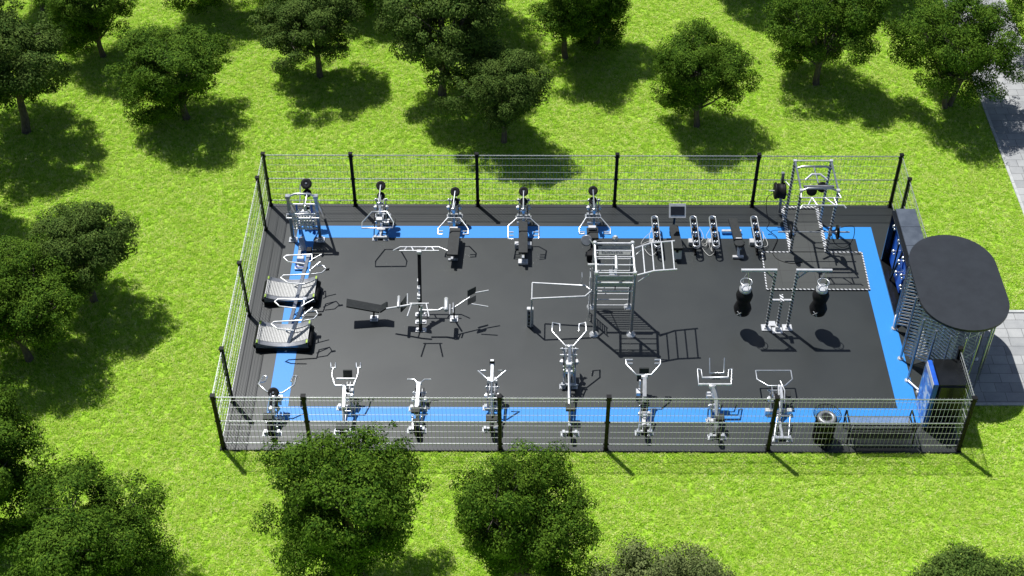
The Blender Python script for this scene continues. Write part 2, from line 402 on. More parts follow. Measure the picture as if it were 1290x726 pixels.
# ------------------------------------------------------------------ trees
def crown_mesh(seed, lobes, mat, rx=1.9, rz=1.7, zc=2.2, leaves=78000):
    g = np.random.default_rng(seed); cen = []; rad = []
    for i in range(lobes):
        for _ in range(60):
            d = g.normal(size=3); d /= np.linalg.norm(d)
            if d[2] > -.72: break
        k = g.uniform(.45, .80)
        cen.append([d[0]*rx*k, d[1]*rx*k, zc+d[2]*rz*k]); rad.append(g.uniform(.42, .92)*rx/1.9)
    cen.append([0,0,zc]); rad.append(1.05)
    cen = np.array(cen); rad = np.array(rad)
    # sub-clumps on lobe shells
    sub = []; sr = []; sd = []
    for c, r in zip(cen, rad):
        ns = int(17*r*r/.5)
        for _ in range(ns):
            d = g.normal(size=3); d /= np.linalg.norm(d)
            p = c+d*r*g.uniform(.72, 1.12)*np.array([1,1,.85])
            if np.any(np.linalg.norm((p-cen)/1., axis=1) < rad*.5): continue
            sub.append(p); sr.append(g.uniform(.15, .36)); sd.append(d)
    # stray outer sprigs
    for _ in range(50):
        i = g.integers(len(rad)); d = g.normal(size=3); d /= np.linalg.norm(d); d[2] = abs(d[2])*.8
        sub.append(cen[i]+d*rad[i]*g.uniform(1.1, 1.35)); sr.append(g.uniform(.07, .13)); sd.append(d)
    sub = np.array(sub); sr = np.array(sr); sd = np.array(sd)
    w = sr**2; cnt = np.maximum(6, (leaves*w/w.sum()).astype(int))
    idx = np.repeat(np.arange(len(sub)), cnt); n = len(idx)
    d = g.normal(size=(n,3)); d /= np.linalg.norm(d, axis=1)[:,None]
    p = sub[idx]+d*(sr[idx]*g.uniform(.45, 1.0, n)**.7)[:,None]*np.array([1.15,1.15,.8])
    nrm = d*.9+sd[idx]*.5+g.normal(size=(n,3))*.42+np.array([0,0,.35]); nrm /= np.linalg.norm(nrm, axis=1)[:,None]
    t = np.cross(nrm, g.normal(size=(n,3))); t /= np.linalg.norm(t, axis=1)[:,None]; bb = np.cross(nrm, t)
    L = g.uniform(.022, .042, n)[:,None]; W = L*g.uniform(.42, .6, n)[:,None]
    V = np.stack([p-t*L, p+bb*W+nrm*.006, p+t*L, p-bb*W+nrm*.006], 1).reshape(-1,3)
    me = bpy.data.meshes.new('crown'); me.vertices.add(len(V)); me.vertices.foreach_set('co', V.ravel())
    me.loops.add(4*n); me.loops.foreach_set('vertex_index', np.arange(4*n, dtype=np.int32))
    me.polygons.add(n); me.polygons.foreach_set('loop_start', np.arange(0, 4*n, 4, dtype=np.int32))
    me.update(calc_edges=True); me.validate(); me.materials.append(M[mat])
    return me, cen, rad
def trunk_mesh(seed, cen, rad, stems=1, zfork=1.1, lean=(0,0)):
    g = random.Random(seed); m = MB(); 
    for sidx in range(stems):
        a = 6.283*sidx/max(1, stems)+g.random(); sp = .0 if stems == 1 else .1
        b0 = (sp*math.cos(a), sp*math.sin(a), -.06); top = (lean[0]+3.4*sp*math.cos(a), lean[1]+3.4*sp*math.sin(a), zfork+g.uniform(0,.25))
        r0 = .105 if stems == 1 else .08
        pts = [b0, off(b0, 0, 0, .10)] + [off(mid(b0, top, t), g.uniform(-.025,.025), g.uniform(-.025,.025)) for t in (.35,.7)] + [top]
        m.tube(pts[:2], r0*1.55, 10, r0*1.1); m.tube(pts[1:], r0*1.12, 10, r0*.8)
        for i in range(len(cen)):
            if stems > 1 and i % stems != sidx: continue
            c = cen[i]; q = (c[0]*.9, c[1]*.9, c[2])
            st = off(mid(b0, top, g.uniform(.75,1)), 0, 0, 0)
            mm = off(mid(st, q, .5), g.uniform(-.12,.12), g.uniform(-.12,.12), g.uniform(-.05,.2))
            m.tube([st, mm, q], r0*.5, 6, .014)
            for _ in range(3):
                e = off(q, g.uniform(-1,1)*rad[i]*.8, g.uniform(-1,1)*rad[i]*.8, g.uniform(-.2,.9)*rad[i]*.8)
                m.tube([mid(mm, q, g.uniform(.4,1)), e], .014, 5, .005)
    return m
protos = []
specs = [(11,18,'leaf_olive',1,(0,0),1.95,1.65),(12,17,'leaf_dark',1,(.1,0),1.85,1.75),(13,19,'leaf_dark',2,(0,0),2.05,1.65),
         (14,16,'leaf_olive',1,(-.35,.1),1.8,1.7),(15,20,'leaf_dark',1,(.05,.05),1.75,1.95),(16,17,'leaf_pale',1,(0,0),1.9,1.6)]
for s in specs:
    me, cen, rad = crown_mesh(s[0], s[1], s[2], s[5], s[6])
    tm = trunk_mesh(s[0], cen, rad, s[3], .85, s[4])
    protos.append((me, tm))
tmesh = []
def tree(x, y, sc, rz, p, label, group='trees standing on the lawn around the gym', sz=1.):
    root = thing('tree', label, 'tree', (x, y, GZ), group); root.rotation_euler = (0,0,rz); root.scale = (sc, sc, sc*sz)
    me, tm = protos[p]
    if len(tmesh) <= p: raise ValueError
    o = bpy.data.objects.new('trunk', tmesh[p]); C.objects.link(o); o.parent = root
    o = bpy.data.objects.new('crown', me); C.objects.link(o); o.parent = root
for me, tm in protos:
    o = tm.build('trunk', 'bark'); tmesh.append(o.data); bpy.data.objects.remove(o)
TL = [
 # base token, scale, rot, proto, label, zscale
 ((-13.486,14.796,0.000), 1.14, 4.0, 4, 'round dark green tree standing alone upper left of the fenced gym', .80),
 ((-9.120,17.293,0.000), 1.03, 1.9, 0, 'olive green tree with a short straight trunk beyond the far fence, near its left end', 1.),
 ((-4.691,16.209,0.000), 1.28, 2.2, 3, 'largest leaning tree beyond the far fence with a dark slanting trunk and wide crown', 1.12),
 ((-2.478,13.504,0.000), .9, .9, 0, 'small rounded olive tree closest to the far fence, left of its middle post', 1.1),
 ((-0.304,18.454,0.000), 1.0, 3.3, 1, 'dark tree cut by the top of the frame, just left of the slim bare trunk', 1.05),
 ((0.886,19.421,0.000), .95, 5.3, 4, 'tree with a slim bare trunk showing at the top centre of the frame', 1.05),
 ((4.141,14.407,0.000), .96, 2.9, 4, 'dense upright dark tree beyond the far fence, behind the row of weight rails', 1.),
 ((8.584,16.869,0.000), 1.08, 4.4, 1, 'wide dark tree beyond the squat rack, its whole trunk visible', .95),
 ((12.962,15.570,0.000), 1.12, .2, 2, 'tree with two forked trunks beside the paved path', .95),
 ((17.311,19.013,0.000), 1.1, 2.0, 1, 'dark tree overhanging the far end of the paved path at the right edge', 1.),
 ((-17.157,18.501,0.000), .95, 3.8, 4, 'dark tree cut by the top edge behind the round tree standing alone', 1.),
 ((-18.856,14.017,0.000), 1.3, 5.1, 3, 'large leaning tree at the upper left edge of the frame', 1.),
 ((-14.760,5.743,0.000), .98, 1.2, 0, 'olive green tree on the left lawn with a broad rounded crown above a slanting trunk', 1.),
 ((-16.098,3.308,0.000), 1.02, 2.6, 4, 'dark green tree at the left edge in front of the olive one', .95),
 ((-15.695,-2.884,0.000), 1.2, .6, 4, 'dark tree half cut by the left edge, below the pair of trees on the lawn', 1.05),
 ((-12.421,-4.758,-0.000), 1.08, 3.1, 1, 'big spreading tree in the bottom left corner of the frame', .93),
 ((-5.799,-4.303,0.000), 1.16, 4.1, 4, 'big dark green tree in front of the near fence, left of the middle post', 1.13),
 ((-1.858,-4.708,-0.000), .98, 2.4, 4, 'narrower dark green tree in front of the near fence by its middle post', 1.22),
 ((1.327,-6.663,0.000), 1.0, 1.1, 5, 'pale olive treetop at the bottom edge right of the two dark near trees', .97),
 ((8.809,-6.776,0.000), 1.03, 4.0, 0, 'olive treetop in the bottom right corner of the frame', .97),
 ((-20.145,9.659,0.000), 1.0, 4.9, 1, 'tree almost outside the left edge, seen mostly by its shadow on the lawn', 1.),
 ((-13.870,21.927,0.000), 1.05, .9, 1, 'tree above the top edge casting the dark patch right of the tree standing alone', 1.),
 ((-11.596,22.655,0.000), 1., 2.9, 1, 'tree above the top edge whose shade meets the straight trunked olive tree', 1.),
 ((-20.060,21.526,0.000), 1.0, 1.9, 4, 'tree above the top left corner shading the lawn there', 1.),
 ((-7.563,21.945,0.000), 1.0, 4.9, 4, 'tree above the top edge behind the leaning tree', 1.),
 ((-3.586,20.343,0.000), 1.0, 3.9, 1, 'tree between the leaning tree and the two dark ones at the top edge', 1.),
 ((6.618,22.932,0.000), 1.05, 2.9, 4, 'tree above the top edge shading the lawn beyond the dense upright tree', 1.),
 ((12.005,23.117,0.000), 1.0, .9, 1, 'tree above the top edge between the wide tree and the forked tree', 1.),
 ((-18.621,2.735,0.000), 1.0, .3, 1, 'tree outside the left edge shading the lawn below the pair of trees', 1.),
]
for b0, sc, rz, p, lab, szz in TL:
    tree(b0[0], b0[1], sc, rz, p, lab, sz=szz)
# ------------------------------------------------------------------ gym machines
GM = 'lever strength machines along the near edge'
GF = 'lever strength machines along the far edge'
def base(root, x, ys, w=.36, col='steel'):
    """floor frame: spine, cross beams and a bolted block at each foot"""
    m = MB(); y0, y1 = min(ys), max(ys)
    m.box((x, (y0+y1)/2, .06), (.075, y1-y0, .06))
    for y in ys: m.box((x, y, .075), (w, .075, .065))
    m.build('base_frame', col, root)
    for y in ys:
        for s in (-1, 1):
            f = MB(); f.box((x+s*w/2, y, .008), (.17,.19,.016)); f.box((x+s*w/2, y, .07), (.085,.12,.12))
            for a in (-.06, .06):
                for c_ in (-.07, .07): f.cyl((x+s*w/2+a, y+c_, .012), (x+s*w/2+a, y+c_, .04), .014, 6)
            f.build('foot_plate', col, root)
def discs(root, pts, axis=(1,0,0)):
    for p, r in pts:
        a = Vector(axis); p = Vector(p); m = MB()
        m.lathe(p-a*.05, a, [(0,r*.55),(.0,r*.9),(.012,r),(.088,r),(.10,r*.9),(.10,r*.5),(.085,r*.3)], 24)
        o = m.build('weight_disc', 'rubber', root)
        h = MB(); h.cyl(p-a*.075, p+a*.075, .03, 12); h.build('hub', 'steel', o)
def mech(root, x, ya, yb, zt, w=.16, blue=True):
    hardware(root, x, ya*.4+yb*.6, zt*.75, max(.2, w*1.25))
    """parallelogram arms, axle tubes and gusset plates that crowd the middle of each machine"""
    for s in (-1, 1):
        m = MB()
        m.beam((x+s*w/2, ya, .10), (x+s*w/2, yb, zt), .032, .055)
        m.cyl((x+s*(w/2+.0), yb, zt), (x+s*(w/2+.045), yb, zt), .045, 12)
        m.cyl((x+s*(w/2+.0), ya, .13), (x+s*(w/2+.045), ya, .13), .045, 12)
        m.build('linkage', 'brushed', root)
    for k_, yy, zz in ((.75, yb, zt), (.75, ya, .16), (.55, (ya+yb)/2, (zt+.16)/2)):
        m = MB(); m.tube([(x-w*k_, yy, zz), (x+w*k_, yy, zz)], .022); m.build('axle', 'steel', root)
    for s in (-1, 1):
        m = MB()
        m.prism([(x+s*w*.28-.008, yb-.13), (x+s*w*.28+.008, yb-.13), (x+s*w*.28+.008, yb+.13), (x+s*w*.28-.008, yb+.13)], zt-.12, zt+.02)
        m.build('gusset', 'steel', root)
def hardware(root, x, y, z, w=.3):
    """bearing blocks, adjuster plates and a guard that make up a machine's middle"""
    for s_ in (-1, 1):
        m = MB(); m.box((x+s_*w*.5, y, z), (.07,.13,.10)); m.cyl((x+s_*w*.5, y, z), (x+s_*(w*.5+.06), y, z), .035, 12); m.build('bearing_block', 'white', root)
        m = MB(); m.tube([(x+s_*w*.36, y-.16, z-.12),(x+s_*w*.40, y+.05, z+.05),(x+s_*w*.36, y+.34, z+.10)], .013, 6); m.build('tie_rod', 'black', root)
    m = MB(); m.box((x, y+.10, z+.02), (.13,.20,.06)); m.box((x, y-.12, z-.04), (.10,.10,.09)); m.build('adjuster_plate', 'steel', root)
    m = MB(); m.cyl((x-.045, y+.10, z+.05), (x+.045, y+.10, z+.05), .05, 16); m.build('stop_roller', 'rubber', root)
def column(root, pts, w=.07, h=.09, mat='steel', name='upright'):
    m = MB()
    for a, c_ in zip(pts, pts[1:]): m.beam(a, c_, w, h)
    m.cyl(off(pts[-1], -w*.9), off(pts[-1], w*.9), .05, 14)
    m.build(name, mat, root)
def tubes(root, name, lines, r=.02, mat='steel'):
    # lines that meet are one part, lines apart from each other are parts of their own
    def seg(p, a, b_):
        p, a, b_ = Vector(p), Vector(a), Vector(b_); d = b_-a; k = max(0, min(1, (p-a).dot(d)/max(1e-9, d.length_squared)))
        return (p-(a+d*k)).length
    def meet(l1, l2):
        for A, B in ((l1, l2), (l2, l1)):
            for p in (A[0], A[-1]):
                for a, b_ in zip(B, B[1:]):
                    if seg(p, a, b_) < r*1.6: return True
        return False
    gid = list(range(len(lines)))
    for i in range(len(lines)):
        for j in range(i):
            if meet(lines[i], lines[j]):
                a, b_ = gid[i], gid[j]; gid = [b_ if g_ == a else g_ for g_ in gid]
    o = None
    for g_ in sorted(set(gid)):
        m = MB()
        for l, k in zip(lines, gid):
            if k == g_: m.tube(l, r, 8)
        o = m.build(name, mat, root)
    return o
def pad(root, name, c, size, rx=0., mat='pad', rz=0.):
    m = MB(); m.box(c, size, rz, rx); o = m.build(name, mat, root)
    k = MB(); k.box((c[0], c[1], c[2]-size[2]*.5-.012), (size[0]*.55, size[1]*.7, .02), rz, rx); k.build('bracket', 'steel', o)
    return o

# ---- near row, left to right
t = thing('lever_machine', 'near row machine in the left corner with two stacked dark discs and small loop grips', 'gym machine', ((-8.757,0.837,0.000)[0], 1.0, 0), GM)
x = (-8.714,0.365,0.050)[0]
base(t, x, [.50, .98]); column(t, [(x,.55,.08), (-8.666,0.879,0.450), (-8.678,1.220,0.720)]); mech(t, x+.04, .62, 1.35, .55)
discs(t, [((-8.693,1.313,0.780), .15), ((-8.675,1.106,0.620), .12)], (0,-.6,.8))
tubes(t, 'lever', [[(-8.824,0.863,0.500), (-8.763,1.277,0.800)], [(-8.714,0.908,0.450), (-8.692,1.175,0.640)]], .018)
tubes(t, 'handle', [[(-8.700,1.396,0.720), (-8.891,1.380,0.750), (-9.142,1.599,0.820), (-9.110,2.093,0.620), (-8.995,2.066,0.620), (-8.983,1.758,0.760), (-9.110,1.676,0.800)]])
tubes(t, 'handle', [[(-8.652,1.367,0.720), (-8.449,1.341,0.750), (-8.151,1.573,0.820), (-8.155,2.103,0.620), (-8.263,2.075,0.620), (-8.267,1.761,0.760), (-8.173,1.651,0.800)]])
pad(t, 'seat', (-8.809,0.726,0.460), (.25,.24,.06)); pad(t, 'backrest', (-8.730,0.550,0.300), (.2,.2,.05), .5)
m = MB(); m.box((-8.548,1.389,0.500), (.16,.13,.10)); m.box((-8.548,1.313,0.420), (.06,.1,.2)); m.build('weight_horn', 'white', t)

m = MB(); m.lathe((x-.05,0.38,.33), (1,0,0), [(0,.05),(0,.13),(.01,.15),(.09,.15),(.1,.13),(.1,.05)], 22); m.build('rear_weight', 'rubber', t); m = MB(); m.beam((x,0.52,.1),(x,0.39999999999999997,.33),.04,.06); m.build('weight_bracket','steel',t)
t = thing('lever_machine', 'near row machine with two forked grips on curved arms, partly behind a near tree', 'gym machine', ((-6.769,0.702,0.000)[0], 1.0, 0), GM)
x = (-6.765,0.459,0.050)[0]
base(t, x, [.55, 1.45]); column(t, [(x,.75,.08), (-6.726,0.869,0.700), (-6.746,1.484,0.860)]); mech(t, (-6.681,1.223,0.300)[0], 1.2, 1.75, .6)
tubes(t, 'handle', [[(-6.752,1.534,0.850), (-7.013,1.524,0.860), (-7.126,1.852,0.920), (-7.110,2.088,0.960)], [(-7.181,2.231,1.020), (-7.172,2.087,0.960), (-7.042,2.088,0.960), (-7.050,2.231,1.020)]], .021)
tubes(t, 'handle', [[(-6.752,1.534,0.850), (-6.498,1.526,0.860), (-6.411,1.855,0.920), (-6.406,2.091,0.960)], [(-6.471,2.234,1.020), (-6.463,2.090,0.960), (-6.346,2.091,0.960), (-6.354,2.234,1.020)]], .021)
tubes(t, 'crossbar', [[(-7.002,1.825,0.800), (-6.495,1.827,0.800)]], .032, 'white')
tubes(t, 'lever', [[(-6.727,0.626,0.420), (-6.774,0.938,0.720), (-6.768,1.484,0.860)]], .03, 'white')
pad(t, 'chest_pad', (-6.714,2.034,0.780), (.25,.06,.22), -.5); pad(t, 'seat', (-6.734,0.373,0.450), (.36,.22,.06))
m = MB(); m.box((-6.593,1.663,0.500), (.13,.16,.14)); m.build('weight_horn', 'steel', t)

m = MB(); m.lathe((x-.05,0.41000000000000003,.33), (1,0,0), [(0,.05),(0,.13),(.01,.15),(.09,.15),(.1,.13),(.1,.05)], 22); m.build('rear_weight', 'rubber', t); m = MB(); m.beam((x,0.55,.1),(x,0.43,.33),.04,.06); m.build('weight_bracket','steel',t)
t = thing('lever_machine', 'near row machine with a low straight two-ended bar and a white sloping column', 'gym machine', ((-4.733,0.711,0.000)[0], 1.0, 0), GM)
x = (-4.749,0.639,0.050)[0]
base(t, x, [.62, 1.42]); column(t, [(x,1.0,.08), (-4.757,1.125,0.420), (-4.730,1.830,0.620)], .09, .10, 'white'); mech(t, x+.03, 1.3, 1.75, .32, .26)
tubes(t, 'handle', [[(-5.059,1.978,0.620), (-4.869,1.979,0.620), (-4.741,1.830,0.620)], [(-4.395,1.981,0.620), (-4.581,1.980,0.620), (-4.688,1.830,0.620)]], .018)
pad(t, 'seat', (-4.778,0.956,0.480), (.24,.2,.07)); pad(t, 'knee_pad', (-4.760,0.704,0.340), (.2,.1,.08))
mm = MB()
for s in (-1,1): mm.sphere((x+s*.13, .98, .17), .04); mm.beam((x+s*.11, .62, .1), (x+s*.13, 1.0, .16), .03, .03)
mm.build('adjuster', 'steel', t)
m = MB(); m.cyl((x-.02,.50,.12), (x+.1,.46,.12), .12, 18); m.build('roller', 'rubber', t)

m = MB(); m.lathe((x-.05,0.46,.33), (1,0,0), [(0,.05),(0,.13),(.01,.15),(.09,.15),(.1,.13),(.1,.05)], 22); m.build('rear_weight', 'rubber', t); m = MB(); m.beam((x,0.6,.1),(x,0.48,.33),.04,.06); m.build('weight_bracket','steel',t)
t = thing('lever_machine', 'near row machine whose tall post ends in a black cap above two bent arms', 'gym machine', ((-2.698,0.720,0.000)[0], 1.2, 0), GM)
x = (-2.688,0.677,0.050)[0]
base(t, x, [.66, 1.46]); mech(t, x, 1.3, 1.85, .45, .26)
column(t, [(-2.685,1.426,1.120), (-2.682,2.002,1.220)], .07, .07, 'brushed', 'mast')
m = MB(); m.box((-2.683,2.043,1.240), (.14,.10,.14)); m.build('mast_cap', 'black', t)
m = MB(); m.box(off((-2.683,2.043,1.240),0,0,.085), (.10,.07,.03)); m.build('cap_plate', 'white', t)
tubes(t, 'lever', [[(-2.682,0.703,0.550), (-2.683,0.985,0.850), (-2.687,1.423,1.140)]], .026)
tubes(t, 'handle', [[(-2.740,1.470,1.120), (-3.073,1.798,1.180), (-2.855,1.799,1.180)]], .022)
tubes(t, 'handle', [[(-2.632,1.471,1.120), (-2.295,1.802,1.180), (-2.520,1.801,1.180)]], .022)
column(t, [(x,1.0,.08), (-2.693,1.395,0.620)], .08, .1)
pad(t, 'seat', (-2.681,0.695,0.460), (.32,.22,.07)); m = MB()
for s in (-1,1): m.box((x+s*.1, 2.05, .42), (.09,.16,.3))
m.build('shroud', 'white', t)

m = MB(); m.lathe((x-.05,0.46,.33), (1,0,0), [(0,.05),(0,.13),(.01,.15),(.09,.15),(.1,.13),(.1,.05)], 22); m.build('rear_weight', 'rubber', t); m = MB(); m.beam((x,0.6,.1),(x,0.48,.33),.04,.06); m.build('weight_bracket','steel',t)
t = thing('lever_machine', 'largest near row machine with tall hooked handles, left foot of the climbing tower behind it', 'gym machine', ((-0.554,0.729,0.000)[0], 1.6, 0), GM)
x = (-0.538,0.515,0.050)[0]; x2 = (-0.542,2.337,0.050)[0]
base(t, (x+x2)/2, [.52, 2.28], .34)
column(t, [(x,1.0,.08), (x2,1.9,.55), (-0.529,2.698,1.200)], .07, .10)
tubes(t, 'lever', [[(-0.556,1.189,0.500), (-0.556,2.055,0.720), (-0.562,2.490,1.000)]], .028, 'white')
tubes(t, 'handle', [[(-0.791,3.202,1.300), (-0.788,3.432,1.360), (-0.999,3.468,1.380), (-1.014,3.161,1.340), (-0.630,2.700,1.220)]], .022)
tubes(t, 'handle', [[(-0.263,3.204,1.300), (-0.246,3.434,1.360), (-0.057,3.472,1.380), (-0.054,3.165,1.340), (-0.430,2.701,1.220)]], .022)
mech(t, x2+.02, 2.2, 2.95, .85, .34); mech(t, x2+.03, 2.25, 2.6, .65, .2)
tubes(t, 'side_rail', [[(-0.664,2.624,1.180), (-0.665,2.131,0.800), (-0.680,2.306,0.150)], [(-0.420,2.625,1.180), (-0.421,2.132,0.800), (-0.388,2.308,0.150)]], .02, 'brushed')
tubes(t, 'crossbar', [[(-0.796,2.569,1.000), (-0.316,2.571,1.000)], [(-0.716,2.312,0.800), (-0.384,2.314,0.800)], [(-0.629,2.724,1.220),(-0.429,2.725,1.220)]], .028, 'white')
m = MB()
for u,v,zz in ((712,456,.95),(720,456,.95),(714,466,.8),(719,470,.7)): pass
m.box((-0.552,2.341,0.900), (.16,.2,.12)); m.box((-0.541,2.178,0.750), (.2,.12,.10)); m.build('weight_carriage', 'white', t)
pad(t, 'seat', (-0.523,1.079,0.480), (.26,.25,.07)); tubes(t, 'seat_post', [[(x,.95,.1), (x,1.0,.45)]], .035)

m = MB(); m.lathe((x-.05,0.36000000000000004,.33), (1,0,0), [(0,.05),(0,.13),(.01,.15),(.09,.15),(.1,.13),(.1,.05)], 22); m.build('rear_weight', 'rubber', t); m = MB(); m.beam((x,0.5,.1),(x,0.38,.33),.04,.06); m.build('weight_bracket','steel',t)
t = thing('lever_machine', 'near row machine with V arms ending in pin grips and a square black pad', 'gym machine', ((1.502,0.738,0.000)[0], 1.2, 0), GM)
x = (1.500,0.581,0.050)[0]
base(t, x, [.57], .34); column(t, [(x,.6,.08),(x,1.3,.3), (1.518,1.318,0.660), (1.529,1.792,0.950)], .10, .12, 'white')
tubes(t, 'handle', [[(1.029,2.321,1.080), (1.037,2.158,1.070), (1.298,1.829,1.000), (1.530,1.848,0.980)], [(1.029,2.321,1.080), (1.221,2.322,1.080)], [(1.061,2.198,1.060), (1.216,2.198,1.060)]], .022)
tubes(t, 'handle', [[(1.994,2.325,1.080), (1.984,2.162,1.070), (1.712,1.830,1.000), (1.530,1.848,0.980)], [(1.994,2.325,1.080), (1.831,2.324,1.080)], [(1.965,2.202,1.060), (1.824,2.201,1.060)]], .022)
pad(t, 'back_pad', (1.551,2.185,0.720), (.27,.07,.26), -.35)
tubes(t, 'support_leg', [[(1.410,1.094,0.420), (1.342,0.549,0.120)], [(1.716,1.095,0.420), (1.657,0.550,0.120)], [(1.385,0.973,0.360), (1.723,0.974,0.360)], [(1.356,0.680,0.200),(1.682,0.682,0.200)]], .022)
m = MB(); m.box((1.376,1.683,0.450), (.12,.2,.12)); m.box((1.421,1.845,0.600),(.05,.06,.3)); m.build('weight_horn', 'white', t)
mech(t, x+.02, .75, 1.25, .35, .18); pad(t, 'seat', (1.527,1.263,0.460), (.26,.18,.06)); pad(t, 'foot_rest', (1.446,2.176,0.500), (.16,.06,.2), -.3)

m = MB(); m.lathe((x-.05,0.41000000000000003,.33), (1,0,0), [(0,.05),(0,.13),(.01,.15),(.09,.15),(.1,.13),(.1,.05)], 22); m.build('rear_weight', 'rubber', t); m = MB(); m.beam((x,0.55,.1),(x,0.43,.33),.04,.06); m.build('weight_bracket','steel',t)
t = thing('lever_machine', 'near row machine with a square shoulder frame and an upright U bar on top', 'gym machine', ((3.513,0.747,0.000)[0], 1.1, 0), GM)
x = (3.483,0.476,0.050)[0]
base(t, x, [.42, 1.0], .34); column(t, [(x,.6,.08), (3.477,0.817,0.450), (3.459,1.159,0.750), (3.350,1.400,1.000)], .09, .11, 'white')
tubes(t, 'handle', [[(3.321,2.145,1.350), (3.310,1.792,1.120), (3.703,1.794,1.120), (3.730,2.147,1.350)]], .018)
tubes(t, 'shoulder_frame', [[(2.983,1.912,1.150), (2.985,1.457,1.000), (3.886,1.461,1.000), (3.931,1.916,1.150)], [(3.083,1.882,1.150), (3.096,1.659,1.080), (3.811,1.662,1.080), (3.840,1.885,1.150)], [(2.983,1.912,1.150),(3.083,1.882,1.150)],[(3.931,1.916,1.150),(3.840,1.885,1.150)]], .021)
tubes(t, 'front_bar', [[(2.985,1.463,1.010), (3.877,1.467,1.010)]], .036, 'white')
pad(t, 'head_pad', (3.488,1.736,1.020), (.24,.12,.08)); pad(t, 'seat', (3.552,0.751,0.460), (.25,.22,.07))
tubes(t, 'lever', [[(3.492,0.802,0.500), (3.519,1.132,0.780), (3.437,1.401,1.000)]], .02, 'brushed')
m = MB(); m.box((3.307,1.483,0.550), (.13,.18,.12)); m.box((3.324,0.702,0.350), (.12,.12,.12)); m.build('weight_horn', 'white', t)
mech(t, x-.03, .95, 1.5, .45, .16)

m = MB(); m.lathe((x-.05,0.28,.33), (1,0,0), [(0,.05),(0,.13),(.01,.15),(.09,.15),(.1,.13),(.1,.05)], 22); m.build('rear_weight', 'rubber', t); m = MB(); m.beam((x,0.42000000000000004,.1),(x,0.3,.33),.04,.06); m.build('weight_bracket','steel',t)
t = thing('lever_machine', 'near row machine with a low closed bar handle, directly behind a black fence post', 'gym machine', ((5.306,0.755,0.000)[0], 1.1, 0), GM)
x = (5.257,0.427,0.050)[0]
base(t, x, [.36, 1.28], .38); column(t, [(x,1.0,.08), (5.324,1.390,0.500), (5.326,1.808,0.560)], .07, .1)
tubes(t, 'handle', [[(4.720,2.444,0.520), (4.715,2.093,0.540), (4.991,1.831,0.560), (5.244,1.814,0.580)], [(5.709,2.449,0.520), (5.702,2.097,0.540), (5.457,1.833,0.560), (5.244,1.814,0.580)], [(4.720,2.444,0.520), (5.709,2.449,0.520)]], .02)
tubes(t, 'lever', [[(5.268,1.831,0.600), (5.268,1.100,0.300)], [(5.338,1.963,0.620), (5.418,1.624,0.600), (5.414,1.348,0.350)]], .017, 'white')
pad(t, 'chest_pad', (5.476,1.639,0.420), (.26,.22,.08)); mech(t, x-.05, 1.25, 1.8, .4, .30)
tubes(t, 'support_leg', [[(5.177,0.984,0.300), (5.039,0.395,0.120)], [(5.526,0.985,0.300), (5.429,0.397,0.120)], [(5.162,0.955,0.300), (5.533,0.957,0.300)]], .022, 'brushed')
m = MB()
for s in (-1,1): m.box((x+s*.30, 1.28, .10), (.14,.13,.18))
m.build('side_block', 'white', t)

# ---- far row
def far_machine(label, x, xd, vy, zt, handle, feet, padrows=None, zd=1.36):
    t = thing('lever_machine', label, 'gym machine', (x, 9.0, 0), GF)
    base(t, x, feet, .34)
    column(t, [(x, 9.05, .08), (x, 9.12, .6), (x, 9.0, zt-.12)], .075, .10)
    discs(t, [((xd, 9.50, zd), .15), ((xd, 9.34, zd-.28), .125)], (0,-.6,.8))
    tubes(t, 'lever', [[(xd, 9.46, zd+.04), (x-.01, 8.95, zt)], [(xd, 9.33, zd-.24), (x, 9.02, zt-.22)]], .022)
    mech(t, x, 9.15, 9.5, .80, .28)
    return t
t = far_machine('far row machine with a wide closed bar handle, nearest the corner lattice machine', (-6.313,8.718,0.000)[0], (-6.287,9.584,1.360)[0], 0, 1.18, 0, [8.52, 9.62])
for s in (0,):
    tubes(t, 'handle', [[(-6.296,8.493,1.160), (-6.502,8.492,1.160), (-6.761,7.960,1.180), (-6.751,7.707,1.180), (-5.810,7.725,1.180), (-5.794,7.963,1.180), (-6.031,8.494,1.160), (-6.296,8.493,1.160)]], .021)
x = (-6.313,8.718,0.000)[0]
tubes(t, 'crossbar', [[(x-.13,8.82,.14),(x+.13,8.82,.14)], [(-6.431,8.773,0.550),(-6.011,8.813,0.550)]], .03, 'white')
tubes(t, 'side_rail', [[(x-.2,8.55,.12),(x-.2,9.2,.5)],[(x+.2,8.55,.12),(x+.2,9.2,.5)]], .018, 'black')
pad(t, 'seat', (-5.973,8.886,0.420), (.26,.2,.07)); m = MB(); m.box((-6.334,8.811,0.550), (.2,.16,.12)); m.box((-6.107,8.718,0.500), (.16,.1,.1)); m.build('weight_carriage', 'white', t)

